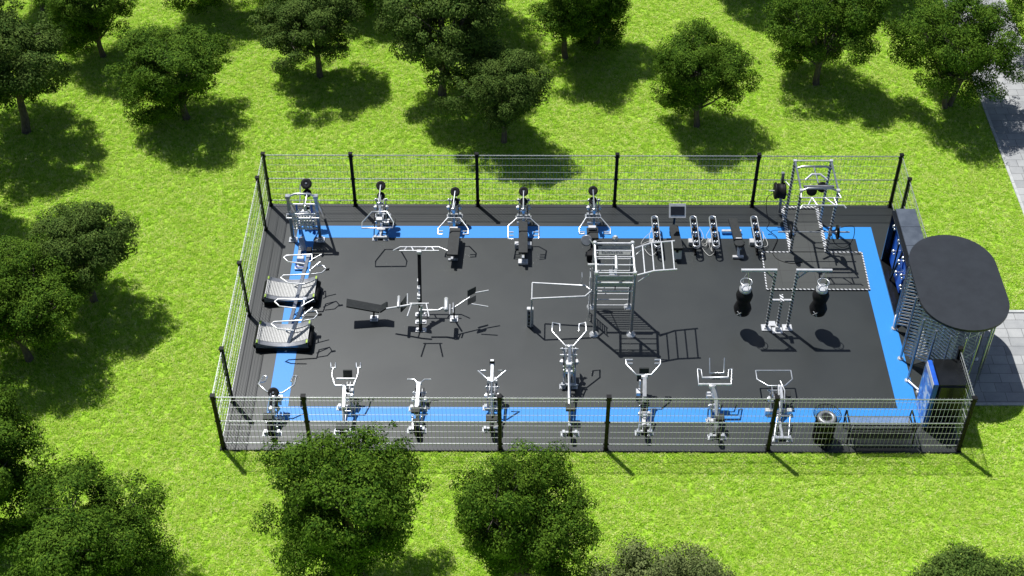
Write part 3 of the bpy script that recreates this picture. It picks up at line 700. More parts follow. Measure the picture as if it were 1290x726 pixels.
t = far_machine('far row machine with a long tilted grey bench pad reaching past the blue line', (-4.013,9.682,0.100)[0], (-3.967,9.284,1.360)[0], 0, .95, 0, [9.62], zd=1.12)
tubes(t, 'handle', [[(-3.987,8.532,0.880), (-4.172,8.532,0.880), (-4.466,8.157,0.750), (-4.467,7.970,0.700), (-4.303,7.964,0.700)], [(-4.469,8.084,0.720), (-4.307,8.081,0.720)]], .021)
tubes(t, 'handle', [[(-3.987,8.532,0.880), (-3.785,8.533,0.880), (-3.524,8.161,0.750), (-3.520,7.974,0.700), (-3.691,7.966,0.700)], [(-3.522,8.088,0.720), (-3.694,8.083,0.720)]], .021)
xb = (-3.977,7.891,0.450)[0]
m = MB(); m.box((xb, 7.93, .42), (.34, 1.2, .07), -.045, .03); m.build('bench_pad', 'pad', t)
m = MB(); m.box((xb, 7.95, .34), (.08, 1.5, .07), -.045); m.box((xb,8.5,.2), (.07,.07,.3)); m.box((xb-.02,7.55,.2),(.07,.07,.3)); m.box((xb-.02,7.55,.03),(.3,.09,.03)); m.build('bench_frame', 'steel', t)
m = MB(); m.box((-4.001,8.536,0.420), (.26,.12,.09)); m.build('bench_bracket', 'white', t)

t = far_machine('far row machine with a black bench pad between pin grips and a white end foot', (-1.817,9.613,0.100)[0], (-1.816,9.311,1.360)[0], 0, .95, 0, [9.55], zd=1.14)
for s in (-1,1):
    A = lambda du, v, zz: None
tubes(t, 'handle', [[(-1.856,8.526,0.880), (-2.028,8.525,0.880), (-2.297,8.288,0.760), (-2.295,7.855,0.620), (-2.123,7.838,0.620)], [(-2.296,8.078,0.700), (-2.124,8.075,0.700)], [(-2.295,7.957,0.660), (-2.124,7.958,0.660)]], .02)
tubes(t, 'handle', [[(-1.856,8.526,0.880), (-1.609,8.526,0.880), (-1.339,8.291,0.760), (-1.340,7.859,0.620), (-1.512,7.840,0.620)], [(-1.340,8.082,0.700), (-1.511,8.077,0.700)], [(-1.340,7.961,0.660), (-1.511,7.960,0.660)]], .02)
xb = (-1.829,8.117,0.420)[0]
m = MB(); m.box((xb, 8.12, .44), (.28, 1.42, .07), 0, .02); m.build('bench_pad', 'pad', t)
m = MB(); m.box((xb, 8.1, .35), (.08, 1.7, .07)); m.box((xb, 7.45, .2), (.07,.07,.32)); m.box((xb,8.1,.14),(.44,.08,.08)); m.box((xb,8.1,.22),(.08,.08,.2)); m.build('bench_frame', 'steel', t)
for s in (-1,1): m = MB(); m.box((xb+s*.2, 8.15, .09), (.13,.18,.17)); m.build('foot_plate', 'white', t)
m = MB(); m.box((xb, 7.42, .05), (.30,.20,.09)); m.build('foot_plate', 'white', t)

t = far_machine('far row machine with a low black seat, beside the mirror disc of the climbing tower', (0.406,9.737,0.100)[0], (0.360,9.377,1.360)[0], 0, .95, 0, [9.62], zd=1.18)
tubes(t, 'handle', [[(0.337,8.549,0.880), (0.115,8.548,0.880), (-0.092,8.208,0.740), (-0.090,8.017,0.680), (0.082,8.036,0.680)], [(-0.089,8.086,0.700),(0.083,8.095,0.700)]], .022)
tubes(t, 'handle', [[(0.337,8.549,0.880), (0.583,8.550,0.880), (0.870,8.211,0.740), (0.865,8.021,0.680), (0.670,8.038,0.680)], [(0.867,8.090,0.700),(0.671,8.097,0.700)]], .022)
xb = (0.336,8.259,0.300)[0]
m = MB(); m.box((xb, 8.35, .40), (.36, .5, .08)); m.build('seat', 'pad', t)
m = MB(); m.box((xb-.02, 7.6, .14), (.36, .22, .26)); m.build('foot_block', 'rubber', t)
m = MB(); m.box((xb-.01, 8.05, .09), (.10, 1.5, .07)); m.box((xb, 8.4, .24), (.09,.09,.26)); m.build('seat_frame', 'black', t)
m = MB(); m.box((0.325,8.518,0.500), (.24,.12,.1)); m.build('bracket', 'white', t)

# ---- corner press machine
t = thing('lattice_press_machine', 'corner machine of two steel uprights holding a bright lattice panel under two dark discs', 'gym machine', ((-8.691,8.447,0.000)[0], 8.6, 0), GF)
xl, xr = -9.05, -8.19
for xx in (xl, xr):
    m = MB(); m.beam((xx, 8.45, .02), (xx, 8.5, 1.72), .09, .09); m.box((xx, 8.52, 1.74), (.15,.15,.10)); m.build('upright', 'brushed', t)
    m = MB(); m.box((xx, 8.45, .02), (.26,.24,.03)); m.box((xx, 8.45, .08), (.15,.16,.09)); m.build('foot_plate', 'steel', t)
    m = MB(); m.beam((xx, 8.5, 1.70), (xx, 9.5, .1), .06, .06); m.build('rear_stay', 'brushed', t)
tubes(t, 'top_arch', [[(xl,8.5,1.74), (-8.827,8.512,1.850), (-8.365,8.514,1.850), (xr,8.5,1.74)]], .035)
tubes(t, 'crossbar', [[(-9.133,8.303,1.050), (-9.138,8.409,1.120), (-8.132,8.413,1.120), (-8.128,8.307,1.050)], [(-9.133,8.303,1.050), (-8.128,8.307,1.050)], [(xl,8.5,1.45),(xr,8.5,1.45)], [(xl,8.48,.45),(xr,8.48,.45)]], .024)
tubes(t, 'diagonal', [[(-8.922,8.318,1.200), (-8.629,8.327,1.450)], [(-8.417,8.394,1.200), (-8.544,8.270,1.500), (-8.543,8.446,1.700)]], .02)
m = MB()
for i in range(8):
    xx = xl+.12+(xr-xl-.24)*i/7; m.tube([(xx,8.46,.52),(xx,8.47,1.08)], .013, 6)
for j in range(7):
    zz = .52+.56*j/6; m.tube([(xl+.09,8.46,zz),(xr-.09,8.46,zz)], .013, 6)
for i in range(8):
    for j in range(7):
        if rnd.random() < .75: m.sphere((xl+.12+(xr-xl-.24)*i/7, 8.44, .52+.56*j/6), .036)
m.build('lattice_panel', 'white', t)
for xx in (xl+.2, xr-.2):
    m = MB(); m.beam((xx,8.62,.1),(xx,8.66,1.3),.05,.05); m.build('guide_rod', 'bluepaint_and_reflection', t)  # blue colour stands in for the floor's blue reflected in the steel
for zz in (.62,.82,1.0): m = MB(); m.box((-8.62,8.60,zz),(.42,.07,.10)); m.build('weight_block', 'brushed', t)
discs(t, [((-8.60,9.42,1.50),.17), ((-8.58,9.30,1.22),.13)], (0,-.6,.8))
tubes(t, 'lever', [[(-8.78,9.40,1.5),(-8.78,8.9,1.18)], [(-8.58,9.3,1.25),(-8.62,8.7,1.1)]], .022)
m = MB(); m.beam((-8.749,8.168,0.350), (-8.641,7.856,0.100), .16,.08); m.box((-8.78,7.9,.06),(.1,1.3,.07)); m.build('base_frame', 'brushed', t)
m = MB(); m.box((-8.674,7.222,0.050), (.36,.34,.04)); m.box((-8.673,7.333,0.180), (.22,.14,.25)); m.build('foot_plate', 'steel', t)
m = MB(); m.tube([off((-8.667,7.218,0.120), .17*math.cos(a), .14*math.sin(a)) for a in [i*math.pi/8 for i in range(16)]], .018, 6, closed=True); m.build('blue_reflection_ring', 'bluepaint_and_reflection', t)  # ring added as a painted blue reflection on the foot plate
mech(t, -8.6, 8.95, 9.25, .8, .25); pad(t, 'roller_pad', (-8.45,7.72,.22), (.16,.2,.16), 0, 'rubber')

# ---- treadmills
def treadmill(label, y0, dy, pts):
    t = thing('treadmill', label, 'treadmill', (-8.78, y0, 0), 'curved treadmills by the left fence')
    xs = [-9.56+1.52*i/24 for i in range(25)]
    cz = lambda xx: .17+.16*abs((xx+8.82)/.76)**2.2
    m = MB()
    for s in (-1, 1):
        y = y0+s*.38; n = len(xs)
        vs = []
        for xx in xs: vs += [(xx, y-.075, .04), (xx, y-.075, cz(xx)+.04), (xx, y+.075, cz(xx)+.04), (xx, y+.075, .04)]
        f = []
        for i in range(n-1):
            for k in range(4): f.append((i*4+k, i*4+(k+1)%4, (i+1)*4+(k+1)%4, (i+1)*4+k))
        f += [(0,1,2,3), tuple((n-1)*4+k for k in (3,2,1,0))]
        m.add(vs, f)
    fr = m.build('side_frame', 'shroud', t)
    m = MB(); m.box((-8.80, y0-.465, .09), (1.56,.04,.10)); m.box((-8.80, y0, .04), (1.56,.72,.06)); m.build('skirt', 'black', t)
    for xx in (-9.52,-8.08):
        for s in (-1,1): m = MB(); m.box((xx, y0+s*.39, .33 if xx<-9 else .34), (.05,.13,.07)); m.build('corner_cap', 'accent', t)
    m = MB(); K = 34
    for i in range(K):
        xx = -9.53+1.46*i/(K-1); a = (cz(xx+.01)-cz(xx-.01))/.02
        m.box((xx, y0, cz(xx)+.035), (.033,.60,.022), 0, 0, -math.atan(a))
    m.build('running_belt', 'treadrubber', t)
    for xx in (-9.56,-8.03): m = MB(); m.cyl((xx,y0-.45,.19),(xx,y0+.36,.19),.085,18); m.build('drum', 'black', t)
    m = MB(); m.beam(pts[0], pts[1], .10, .06); m.box(pts[1], (.12,.12,.06)); m.build('upright', 'brushed', t)
    for l in pts[2]: tubes(t, 'handrail', [l], .021, 'white')
    m = MB(); m.cyl(pts[3], off(pts[3], .12, .03, 0), .035, 12); m.build('grip', 'rubber', t)
    tubes(t, 'front_bar', pts[4], .018, 'steel')
for lab, y0, P0, P1, dv in (('curved slatted treadmill nearer the corner lattice machine', 5.98, (-8.725,4.706,0.020), (-8.256,6.493,1.120), 0),
                        ('curved slatted treadmill nearer the near left corner of the gym', 4.08, (-8.723,3.605,0.020), (-8.162,4.656,1.120), 1)):
    if dv == 0:
        hr = [[(-8.199,6.270,1.100), (-8.131,6.318,1.120), (-8.159,6.581,1.120), (-8.914,6.525,1.120), (-8.996,6.459,1.100), (-8.857,6.354,1.020), (-8.358,6.312,0.980)],
              [(-8.147,5.697,1.120), (-8.161,5.714,1.120), (-8.905,5.660,1.120), (-8.980,5.578,1.100), (-8.750,5.443,1.020), (-8.262,5.436,0.980)]]
        fb = [[(-8.147,5.697,1.120), (-8.101,6.041,1.120), (-7.784,6.137,1.080), (-7.674,5.982,1.080), (-7.799,5.809,1.080), (-8.099,5.757,1.080)], [(-8.135,6.353,1.120), (-7.857,6.495,1.200)], [(-8.158,5.890,1.100), (-7.859,6.163,1.200)]]
        gp = (-7.695,5.947,1.080)
    else:
        hr = [[(-8.226,4.381,1.100), (-8.160,4.426,1.120), (-8.185,4.656,1.120), (-8.945,4.653,1.120), (-9.030,4.574,1.100), (-8.887,4.460,1.020), (-8.403,4.420,0.980)],
              [(-8.145,3.779,1.120), (-8.158,3.795,1.120), (-8.945,3.728,1.120), (-9.017,3.652,1.100), (-8.820,3.541,1.020), (-8.369,3.519,0.980)]]
        fb = [[(-8.145,3.779,1.120), (-8.105,4.134,1.120), (-7.798,4.224,1.080), (-7.715,4.078,1.080), (-7.831,3.885,1.080), (-8.120,3.819,1.080)], [(-8.160,4.426,1.120), (-7.881,4.575,1.200)], [(-8.160,3.992,1.100), (-7.879,4.232,1.200)]]
        gp = (-7.734,4.046,1.080)
    treadmill(lab, y0, 0, (P0, P1, hr, gp, fb))

# ---- central multi station
t = thing('multi_station', 'slanting dark mast with a white pull-up bar on top, a sit-up board at its left', 'gym machine', ((-4.856,4.775,-0.000)[0], 4.8, 0))
for v in (416.5, 406.5, 397):
    for u in (526.5, 534):
        m = MB(); p = UVG(u, v); m.box((p[0],p[1],.015), (.15,.15,.03)); m.box((p[0],p[1],.05), (.09,.09,.06)); m.build('foot_plate', 'white', t)
m = MB(); m.beam((-4.838,4.449,0.030), (-4.859,5.720,2.000), .10, .07); m.build('mast', 'black', t)  # black colour stands in for the shaded side of the leaning mast
m = MB()
for v, zz in ((354,1.25),(363,1.1),(372,.95),(376,.88)): m.box(UVZ(527.5, v, zz), (.09,.14,.09))
m.beam((-4.869,5.234,1.250), (-4.870,4.913,0.850), .05,.05); m.build('adjuster', 'white', t)
tubes(t, 'pull_up_bar', [[(-5.626,5.785,2.000), (-5.428,5.948,2.000), (-4.291,5.952,2.000), (-4.030,5.791,2.000)], [(-5.441,5.786,2.000), (-4.284,5.790,2.000)], [(-5.302,5.787,2.000),(-5.231,5.942,2.000)], [(-5.025,5.788,2.000),(-5.091,5.942,2.000)],[(-4.701,5.789,2.000),(-4.639,5.944,2.000)],[(-4.423,5.790,2.000),(-4.500,5.944,2.000)]], .021, 'white')
m = MB(); m.box((-4.859,5.720,2.000), (.14,.12,.12)); m.build('mast_head', 'white', t)
tubes(t, 'dip_handle', [[(-5.105,4.427,1.180), (-4.555,4.429,1.180)], [(-5.046,4.411,1.180), (-5.142,3.892,1.180)], [(-4.623,4.412,1.180), (-4.518,3.895,1.180)]], .021, 'white')
def quadpad(name, pts, th, mat='pad'):
    a, b_, c_ = [Vector(p) for p in pts[:3]]; n = (b_-a).cross(c_-a).normalized()*th
    if n.z > 0: n = -n
    P4 = [Vector(p) for p in pts]
    m = MB(); m.add(P4+[p+n for p in P4], [(0,1,2,3),(7,6,5,4),(0,4,5,1),(1,5,6,2),(2,6,7,3),(3,7,4,0)]); return m.build(name, mat, t)
quadpad('board', [(-7.019,5.135,0.680), (-6.027,5.117,0.440), (-6.052,4.810,0.440), (-7.002,4.812,0.680)], .05)
quadpad('board_rest', [(-6.027,5.117,0.440), (-5.851,5.098,0.600), (-5.834,4.848,0.600), (-6.052,4.810,0.440)], .05)
tubes(t, 'board_post', [[(-6.220,4.882,0.450), (-6.253,4.952,0.050)]], .028, 'black')
m = MB(); m.box((-6.244,4.965,0.020), (.24,.24,.04)); m.box((-6.238,4.932,0.070), (.15,.15,.08)); m.build('foot_plate', 'white', t)
tubes(t, 'arm', [[(-5.811,4.647,0.750), (-5.502,4.613,0.850), (-5.098,4.561,1.000), (-4.819,4.544,1.050)]], .03, 'white')
m = MB(); m.cyl((-5.462,5.009,0.900), (-5.456,4.546,0.900), .045, 14); m.build('roller', 'white', t)
quadpad('leg_pad', [(-5.415,4.668,0.600), (-5.426,4.931,0.700), (-5.243,5.009,0.950), (-5.234,4.731,0.800)], .04)
tubes(t, 'pad_edge', [[(-5.199,4.921,1.100), (-5.189,4.611,0.950)]], .02, 'white')
tubes(t, 'arm', [[(-4.761,4.535,0.800), (-4.299,4.537,0.800), (-4.156,4.535,0.900), (-4.068,4.538,0.800)]], .032, 'white')
m = MB(); m.cyl((-4.073,4.932,0.900), (-4.063,4.471,0.850), .065, 16); m.build('roller', 'white', t)
tubes(t, 'lever', [[(-4.048,4.588,0.750), (-3.889,4.655,0.750), (-3.382,4.933,0.950)], [(-3.954,4.684,0.900), (-3.961,4.425,0.750)], [(-3.864,4.750,0.900), (-3.860,4.491,0.750)]], .022, 'white')
quadpad('leg_pad', [(-3.445,5.044,1.100), (-3.205,5.161,1.150), (-3.211,5.065,1.000), (-3.445,4.949,0.950)], .05)
quadpad('leg_pad', [(-3.442,4.833,0.950), (-3.203,4.965,1.000), (-3.207,4.819,0.900), (-3.441,4.704,0.850)], .05)
tubes(t, 'grip_bar', [[(-3.220,5.014,1.050), (-2.839,5.115,1.050)]], .02, 'white'); tubes(t, 'grip_bar', [[(-3.331,4.703,0.900), (-2.845,4.640,0.850)]], .02, 'white')
tubes(t, 'lever_post', [[(-3.847,4.739,0.700), (-3.874,4.961,0.050)]], .028, 'black')
m = MB(); m.box((-3.875,4.958,0.020), (.24,.24,.04)); m.box((-3.873,4.941,0.070), (.15,.15,.08)); m.build('foot_plate', 'white', t)
m = MB(); m.beam((-4.836,4.577,0.200), (-4.794,4.732,0.800), .07,.09); m.box((-4.801,4.704,0.600), (.14,.12,.14)); m.build('inner_column', 'steel', t)

# ---- climbing tower
t = thing('climbing_tower', 'tall white tubular tower with rungs, monkey bars and long dip bars on its sides', 'climbing frame', (.8, 4.85, 0))
feet = [((0.256,4.356,0.000), (.24,4.42,2.42)), ((1.340,4.361,0.000), (1.33,4.42,2.42)), ((0.218,5.508,0.000), (.22,5.46,2.62)), ((1.327,5.513,0.000), (1.30,5.46,2.62))]
TOPS = []
for f, top in feet:
    top = (top[0], top[1], top[2])
    o = tubes(t, 'post', [[f, top]], .045, 'steel'); TOPS.append(top)
    m = MB(); m.lathe(f, (0,0,1), [(0,.14),(.015,.14),(.04,.075),(.09,.06)], 20); m.build('foot_flange', 'white', t)
    m = MB(); m.lathe(off(top,0,0,-.06), (0,0,1), [(0,.06),(.09,.065),(.11,.045)], 16); m.build('post_cap', 'white', t)
FL, FR, BL, BR = TOPS
for a, c_ in ((BL, BR), (FL, BL), (FR, BR)): tubes(t, 'top_rail', [[off(a,0,0,-.02), off(c_,0,0,-.02)]], .036, 'white')
for k in (.26,.47,.74): tubes(t, 'top_rung', [[mid(BL,FL,k), mid(BR,FR,k)]], .02, 'white')
tubes(t, 'top_rung', [[FL, FR]], .024, 'white')
for i in range(10):
    zz = .12+.235*i; tubes(t, 'rung', [[(.22,5.46,zz),(1.30,5.46,zz)]], .018, 'white')
m = MB(); m.box((.78,5.36,2.42), (.92,.03,.26), 0, -.75); sp = m.build('sign_panel', 'panel', t)
m = MB()
gx = .42
for i, wd in enumerate([.05,.06,.03,.06,.06,.05,.055,.055,.05]):
    zc = .0
    cy, cz_ = 5.345, 2.435
    for k in ((-.05,0),(.05,0)) if i % 3 else ((-.05,0),(.05,0),(0,0)):
        m.box((gx+wd/2, cy+k[0]*.73, cz_+k[0]*.68), (wd, .014, .014), 0, -.75)
    m.box((gx+.005, cy, cz_), (.014,.014,.11), 0, -.75)
    gx += wd+.016
m.build('embossed_mark', 'shroud', sp)
for zz in (2.22, 1.98):
    m = MB(); m.box((.78,4.42,zz), (.98,.025,.15), 0, -.3); m.build('front_panel', 'panel', t)
tubes(t, 'front_rail', [[(.26,4.40,1.72),(1.32,4.40,1.72)], [(.26,4.40,1.72),(.26,4.40,2.4)], [(1.32,4.40,1.72),(1.32,4.40,2.4)], [(.26,4.40,2.05),(1.32,4.40,2.05)], [(.26,4.41,2.30),(1.32,4.41,2.30)]], .022, 'white')
tubes(t, 'centre_handle', [[(0.808,4.973,2.550), (0.800,4.498,2.500)]], .045, 'white')
m = MB(); m.box((.79,4.40,1.86), (.03,.03,.14)); m.build('hook', 'black', t)
# monkey bars
m1 = [(1.367,5.300,2.560), (1.835,5.522,2.560), (2.526,5.616,2.560)]; m2 = [(1.379,4.239,2.500), (1.854,4.377,2.540), (2.503,4.424,2.560)]
tubes(t, 'monkey_rail', [m1], .03, 'white'); tubes(t, 'monkey_rail', [m2], .03, 'white')
for a, c_ in (((1.589,5.402,2.560), (1.592,4.283,2.520)), ((1.858,5.529,2.560), (1.854,4.377,2.540)), ((2.134,5.564,2.560), (2.135,4.401,2.540)), ((2.445,5.609,2.560), (2.429,4.417,2.560))):
    tubes(t, 'monkey_rung', [[a, c_]], .022, 'white')
tubes(t, 'brace', [[(1.400,5.260,2.350), (1.697,5.435,2.500)], [(1.416,4.243,2.250), (1.718,4.294,2.480)]], .018, 'white')
# dip bars on the left
db = [[(0.166,4.934,1.220), (-0.023,5.151,1.220), (-1.563,5.262,1.220)], [(0.166,4.934,1.220), (-0.037,4.702,1.220), (-1.577,4.597,1.220)]]
for l in db: tubes(t, 'dip_bar', [l], .028, 'white')
tubes(t, 'dip_end_bar', [[(-1.563,5.262,1.220), (-1.577,4.597,1.220)]], .02, 'white')
tubes(t, 'dip_bar_leg', [[(-1.577,4.597,1.220), (-1.60,4.62,.05)]], .03, 'white')
m = MB()
px_, py_ = -1.62, 4.72
m.box((px_, py_, .36), (.20,.12,.72)); bx_ = m.build('step_box', 'white', t)
m = MB(); m.box((px_+.0, py_-.065, .36), (.12,.02,.56)); m.build('inner_panel', 'screen', bx_)
m = MB()
for i in range(3): m.box((px_, py_-.08, .2+.16*i), (.12,.03,.03))
m.build('rung', 'brushed', bx_)
# mirror disc, side bar, ball post
m = MB(); m.lathe((0.024,6.145,2.100), (-.2,-.75,.6), [(0,.16),(.02,.17),(.03,.14)], 26); m.build('mirror_disc', 'shroud', t)
tubes(t, 'disc_arm', [[(0.026,6.168,2.080), (0.115,6.125,2.150), (0.239,5.429,2.500)]], .016, 'steel')
tubes(t, 'side_grip', [[(0.033,5.213,2.000), (0.502,5.215,2.000)]], .036, 'white')
tubes(t, 'side_ladder', [[(.12,5.3,.1),(.12,5.3,1.75)],[(.12,4.95,.1),(.12,4.95,1.75)]]+[[(.12,5.3,.25+.2*i),(.12,4.95,.25+.2*i)] for i in range(8)], .018, 'steel')
m = MB(); m.box((-0.124,5.158,1.500), (.02,.22,.30)); m.build('side_plate', 'brushed', t)
t2 = thing('pulley_post', 'short white post with a rounded ribbed head behind the climbing tower', 'gym post', ((0.932,7.017,0.900)[0], 7.0, 0))
yy = 7.0
tubes(t2, 'post', [[(.93,yy,0),(.93,yy,1.15)]], .03, 'white')
m = MB(); m.lathe((.93,yy,1.15), (0,0,1), [(0,.04),(.05,.07),(.20,.08),(.32,.07),(.36,.04)], 20); m.build('head', 'white', t2)
m = MB()
for a in range(10): m.tube([(.93+.085*math.cos(a*.628), yy+.085*math.sin(a*.628), 1.18),(.93+.085*math.cos(a*.628), yy+.085*math.sin(a*.628), 1.46)], .008, 5)
m.build('rib', 'steel', t2); m = MB(); m.box((.93,yy,.012),(.24,.24,.024)); m.build('foot_plate','steel',t2)

# ---- weight rails with cords
def rail(label, u0, u1, side, cords):
    a = UVZ(u0, 275, .46); c_ = UVZ(u1, 308, .46)
    t = thing('weight_rail', label, 'weight rail', (c_[0], c_[1], 0), 'raised weight rails at the far side of the floor')
    d = (Vector(c_)-Vector(a)).normalized(); sd = d.cross(Vector((0,0,1))); w = .10
    P = []
    for k in range(9): an = math.pi*k/8; P.append(Vector(a)-d*math.sin(an)*w+sd*math.cos(an)*w)
    for k in range(9): an = math.pi*k/8; P.append(Vector(c_)+d*math.sin(an)*w-sd*math.cos(an)*w)
    m = MB(); m.tube(P, .018, 8, closed=True); m.tube([p+Vector((0,0,-.07)) for p in P], .012, 6, closed=True); m.build('rail_frame', 'steel', t)
    for k in range(6):
        p = Vector(a).lerp(Vector(c_), (k+.5)/6)
        m = MB(); m.lathe(p-sd*.07, sd, [(0,.04),(.0,.06),(.05,.066),(.05,.03),(.09,.03),(.09,.066),(.14,.06),(.14,.04)], 16); m.build('weight', 'brushed' if k % 2 else 'rubber', t)
    m = MB(); m.beam(mid(a,c_,.3), off(mid(a,c_,.3),0,0,-.45), .06,.06); m.beam(mid(a,c_,.9), off(mid(a,c_,.9),0,0,-.45), .06,.06)
    m.beam(off(a,0,0,-.43), off(c_,0,0,-.43), .08,.04); m.build('stand', 'black', t)
    m = MB(); q = UVG(side, 308); m.box((q[0],q[1]+.02,.08), (.16,.2,.15)); m.build('anchor_box', 'white', t)
    for l in cords:
        pts = [UVZ(*p) for p in l]; m = MB(); sm = []
        for i in range(len(pts)-1):
            p0 = Vector(pts[max(0,i-1)]); p1 = Vector(pts[i]); p2 = Vector(pts[i+1]); p3 = Vector(pts[min(len(pts)-1,i+2)])
            for s in range(6):
                x_ = s/6; sm.append(.5*((2*p1)+(-p0+p2)*x_+(2*p0-5*p1+4*p2-p3)*x_**2+(-p0+3*p1-3*p2+p3)*x_**3))
        sm.append(Vector(pts[-1])); m.tube(sm, .008, 5); m.build('cord', 'cord', t)
rail('weight rail half hidden under the end of the monkey bars', 824.7, 828.5, 821, [[(823,290,.4),(811,301,.25),(808,308,.15),(818,304,.2),(824,306,.3)],[(823,305,.35),(812,312,.1),(820,322,.05),(828,316,.15),(829,308,.35)],[(822,285,.4),(818,299,.3),(822,305,.2)]])
rail('weight rail just right of the bench under the screen, cords tangling to its right', 873.3, 877.5, 870, [[(878,284,.4),(884,292,.3),(886,300,.2),(882,307,.15),(889,310,.1),(890,303,.15),(883,299,.3)],[(880,300,.4),(885,313,.1),(893,322,.04),(899,319,.04),(902,311,.3)]])
rail('weight rail left of the narrow black bench, its cords tangled with the rail beside it', 897.5, 902.2, 894, [[(895,288,.4),(890,297,.3),(892,303,.2),(886,308,.1),(882,303,.2),(879,300,.4)],[(896,300,.35),(896,311,.1),(897,317,.1),(894,311,.2),(893,303,.3)]])
rail('weight rail between the narrow black bench and the squat rack, with one cord loop', 949.8, 956.2, 947, [[(956,286,.4),(962,296,.2),(967,307,.1),(964,311,.1),(957,309,.2),(962,302,.3),(961,292,.4)]])

# ---- benches and screen
t = thing('flat_bench', 'wide black flat bench with a pale foot plate, standing below the tilted screen', 'exercise bench', (2.93, 8.0, 0))
cx_ = 2.94
m = MB(); pts = [(cx_+.10,7.40),(cx_+.10-.05,8.55)]
poly = [(3.08,7.58),(3.02,8.55),(2.985,8.64),(2.88,8.68),(2.775,8.64),(2.735,8.55),(2.79,7.58)]
m.prism(poly, .42, .50); m.build('bench_pad', 'pad', t)
m = MB(); m.box((2.92,8.1,.36), (.07,1.1,.07)); m.box((2.93,7.68,.2), (.06,.06,.3)); m.box((2.88,8.5,.2), (.06,.06,.3)); m.box((2.88,8.5,.03),(.4,.08,.05)); m.build('bench_frame', 'black', t)
m = MB(); m.box((2.94,7.60,.20), (.25,.08,.26), 0, -.3); m.build('foot_plate', 'white', t)
t = thing('screen_kiosk', 'white framed dark screen tilted back on a short black pole', 'screen', (2.9, 8.75, 0))
tubes(t, 'pole', [[(2.89,8.80,0),(2.90,8.78,.8),(2.93,8.55,1.15)]], .035, 'black')
m = MB(); m.box((2.93,8.52,1.2), (.52,.06,.44), 0, -.72); fo = m.build('housing', 'white', t)
m = MB(); m.box((2.93,8.493,1.224), (.43,.02,.27), 0, -.72); m.build('display', 'screen', t)
m = MB(); m.box((2.89,8.80,.01), (.2,.2,.02)); m.build('foot_plate', 'black', t)
t = thing('adjustable_bench', 'narrow black adjustable bench with a separate seat pad on a white T shaped foot', 'exercise bench', (4.8, 8.0, 0))
m = MB(); m.box((4.78,8.46,.50), (.27,.92,.07), .10, .06); m.build('backrest', 'pad', t)
m = MB(); m.lathe((4.85,7.88,.40), (0,0,1), [(0,.14),(.015,.17),(.06,.17),(.075,.14)], 20); m.build('seat', 'pad', t)
m = MB(); m.box((4.82,8.3,.30), (.07,1.1,.06), .1); m.beam((4.84,7.9,.34),(4.84,7.72,.06),.08,.07); m.box((4.83,7.68,.05), (.34,.10,.07)); m.build('bench_frame', 'white', t)
m = MB(); m.box((4.74,8.82,.10), (.62,.09,.08)); m.box((4.76,8.78,.22),(.06,.06,.26)); m.build('rear_foot', 'white', t)
m = MB(); m.box((4.84,8.04,.50), (.18,.05,.03)); m.build('hinge', 'white', t)

# ---- heavy bag station
t = thing('punch_bag_stand', 'pair of perforated steel posts with outward arms standing between two hanging punching bags', 'punch bag stand', (5.65, 4.65, 0))
for s, u in ((-1, 965), (1, 991.5)):
    f = UVG(u, 413.5)
    m = MB(); m.beam(f, (f[0]+.0, f[1], 2.30), .075, .075); m.build('post', 'perf', t)
    m = MB(); m.box((f[0],f[1],.015), (.28,.26,.03)); m.box((f[0],f[1],.05),(.14,.14,.06)); m.build('foot_plate', 'white', t)
    e = (f[0]+s*.98, f[1], 2.33)
    m = MB(); m.beam((f[0]-s*.04,f[1],2.335), e, .07, .07); m.build('arm', 'white', t)
    m = MB(); m.beam((f[0],f[1],2.0), (f[0]+s*.28,f[1],2.30), .04, .04); m.build('brace', 'brushed', t)
fa, fb_ = (5.336,4.636,0.000), (5.956,4.638,0.000)
m = MB(); m.beam((fa[0],4.66,1.12), (fb_[0],4.66,1.12), .06, .06); m.build('crossbar', 'white', t)
xm = (fa[0]+fb_[0])/2
m = MB(); m.beam((xm,4.60,.05), (xm,4.63,1.2), .07, .07); m.box((xm,4.64,1.22),(.10,.3,.05)); m.build('centre_post', 'perf', t)
m = MB(); m.box((xm,4.52,.015),(.30,.24,.03)); m.box((xm-.12,4.78,.03),(.2,.2,.05)); m.box((xm,4.56,.1),(.14,.14,.16)); m.build('centre_foot', 'white', t)
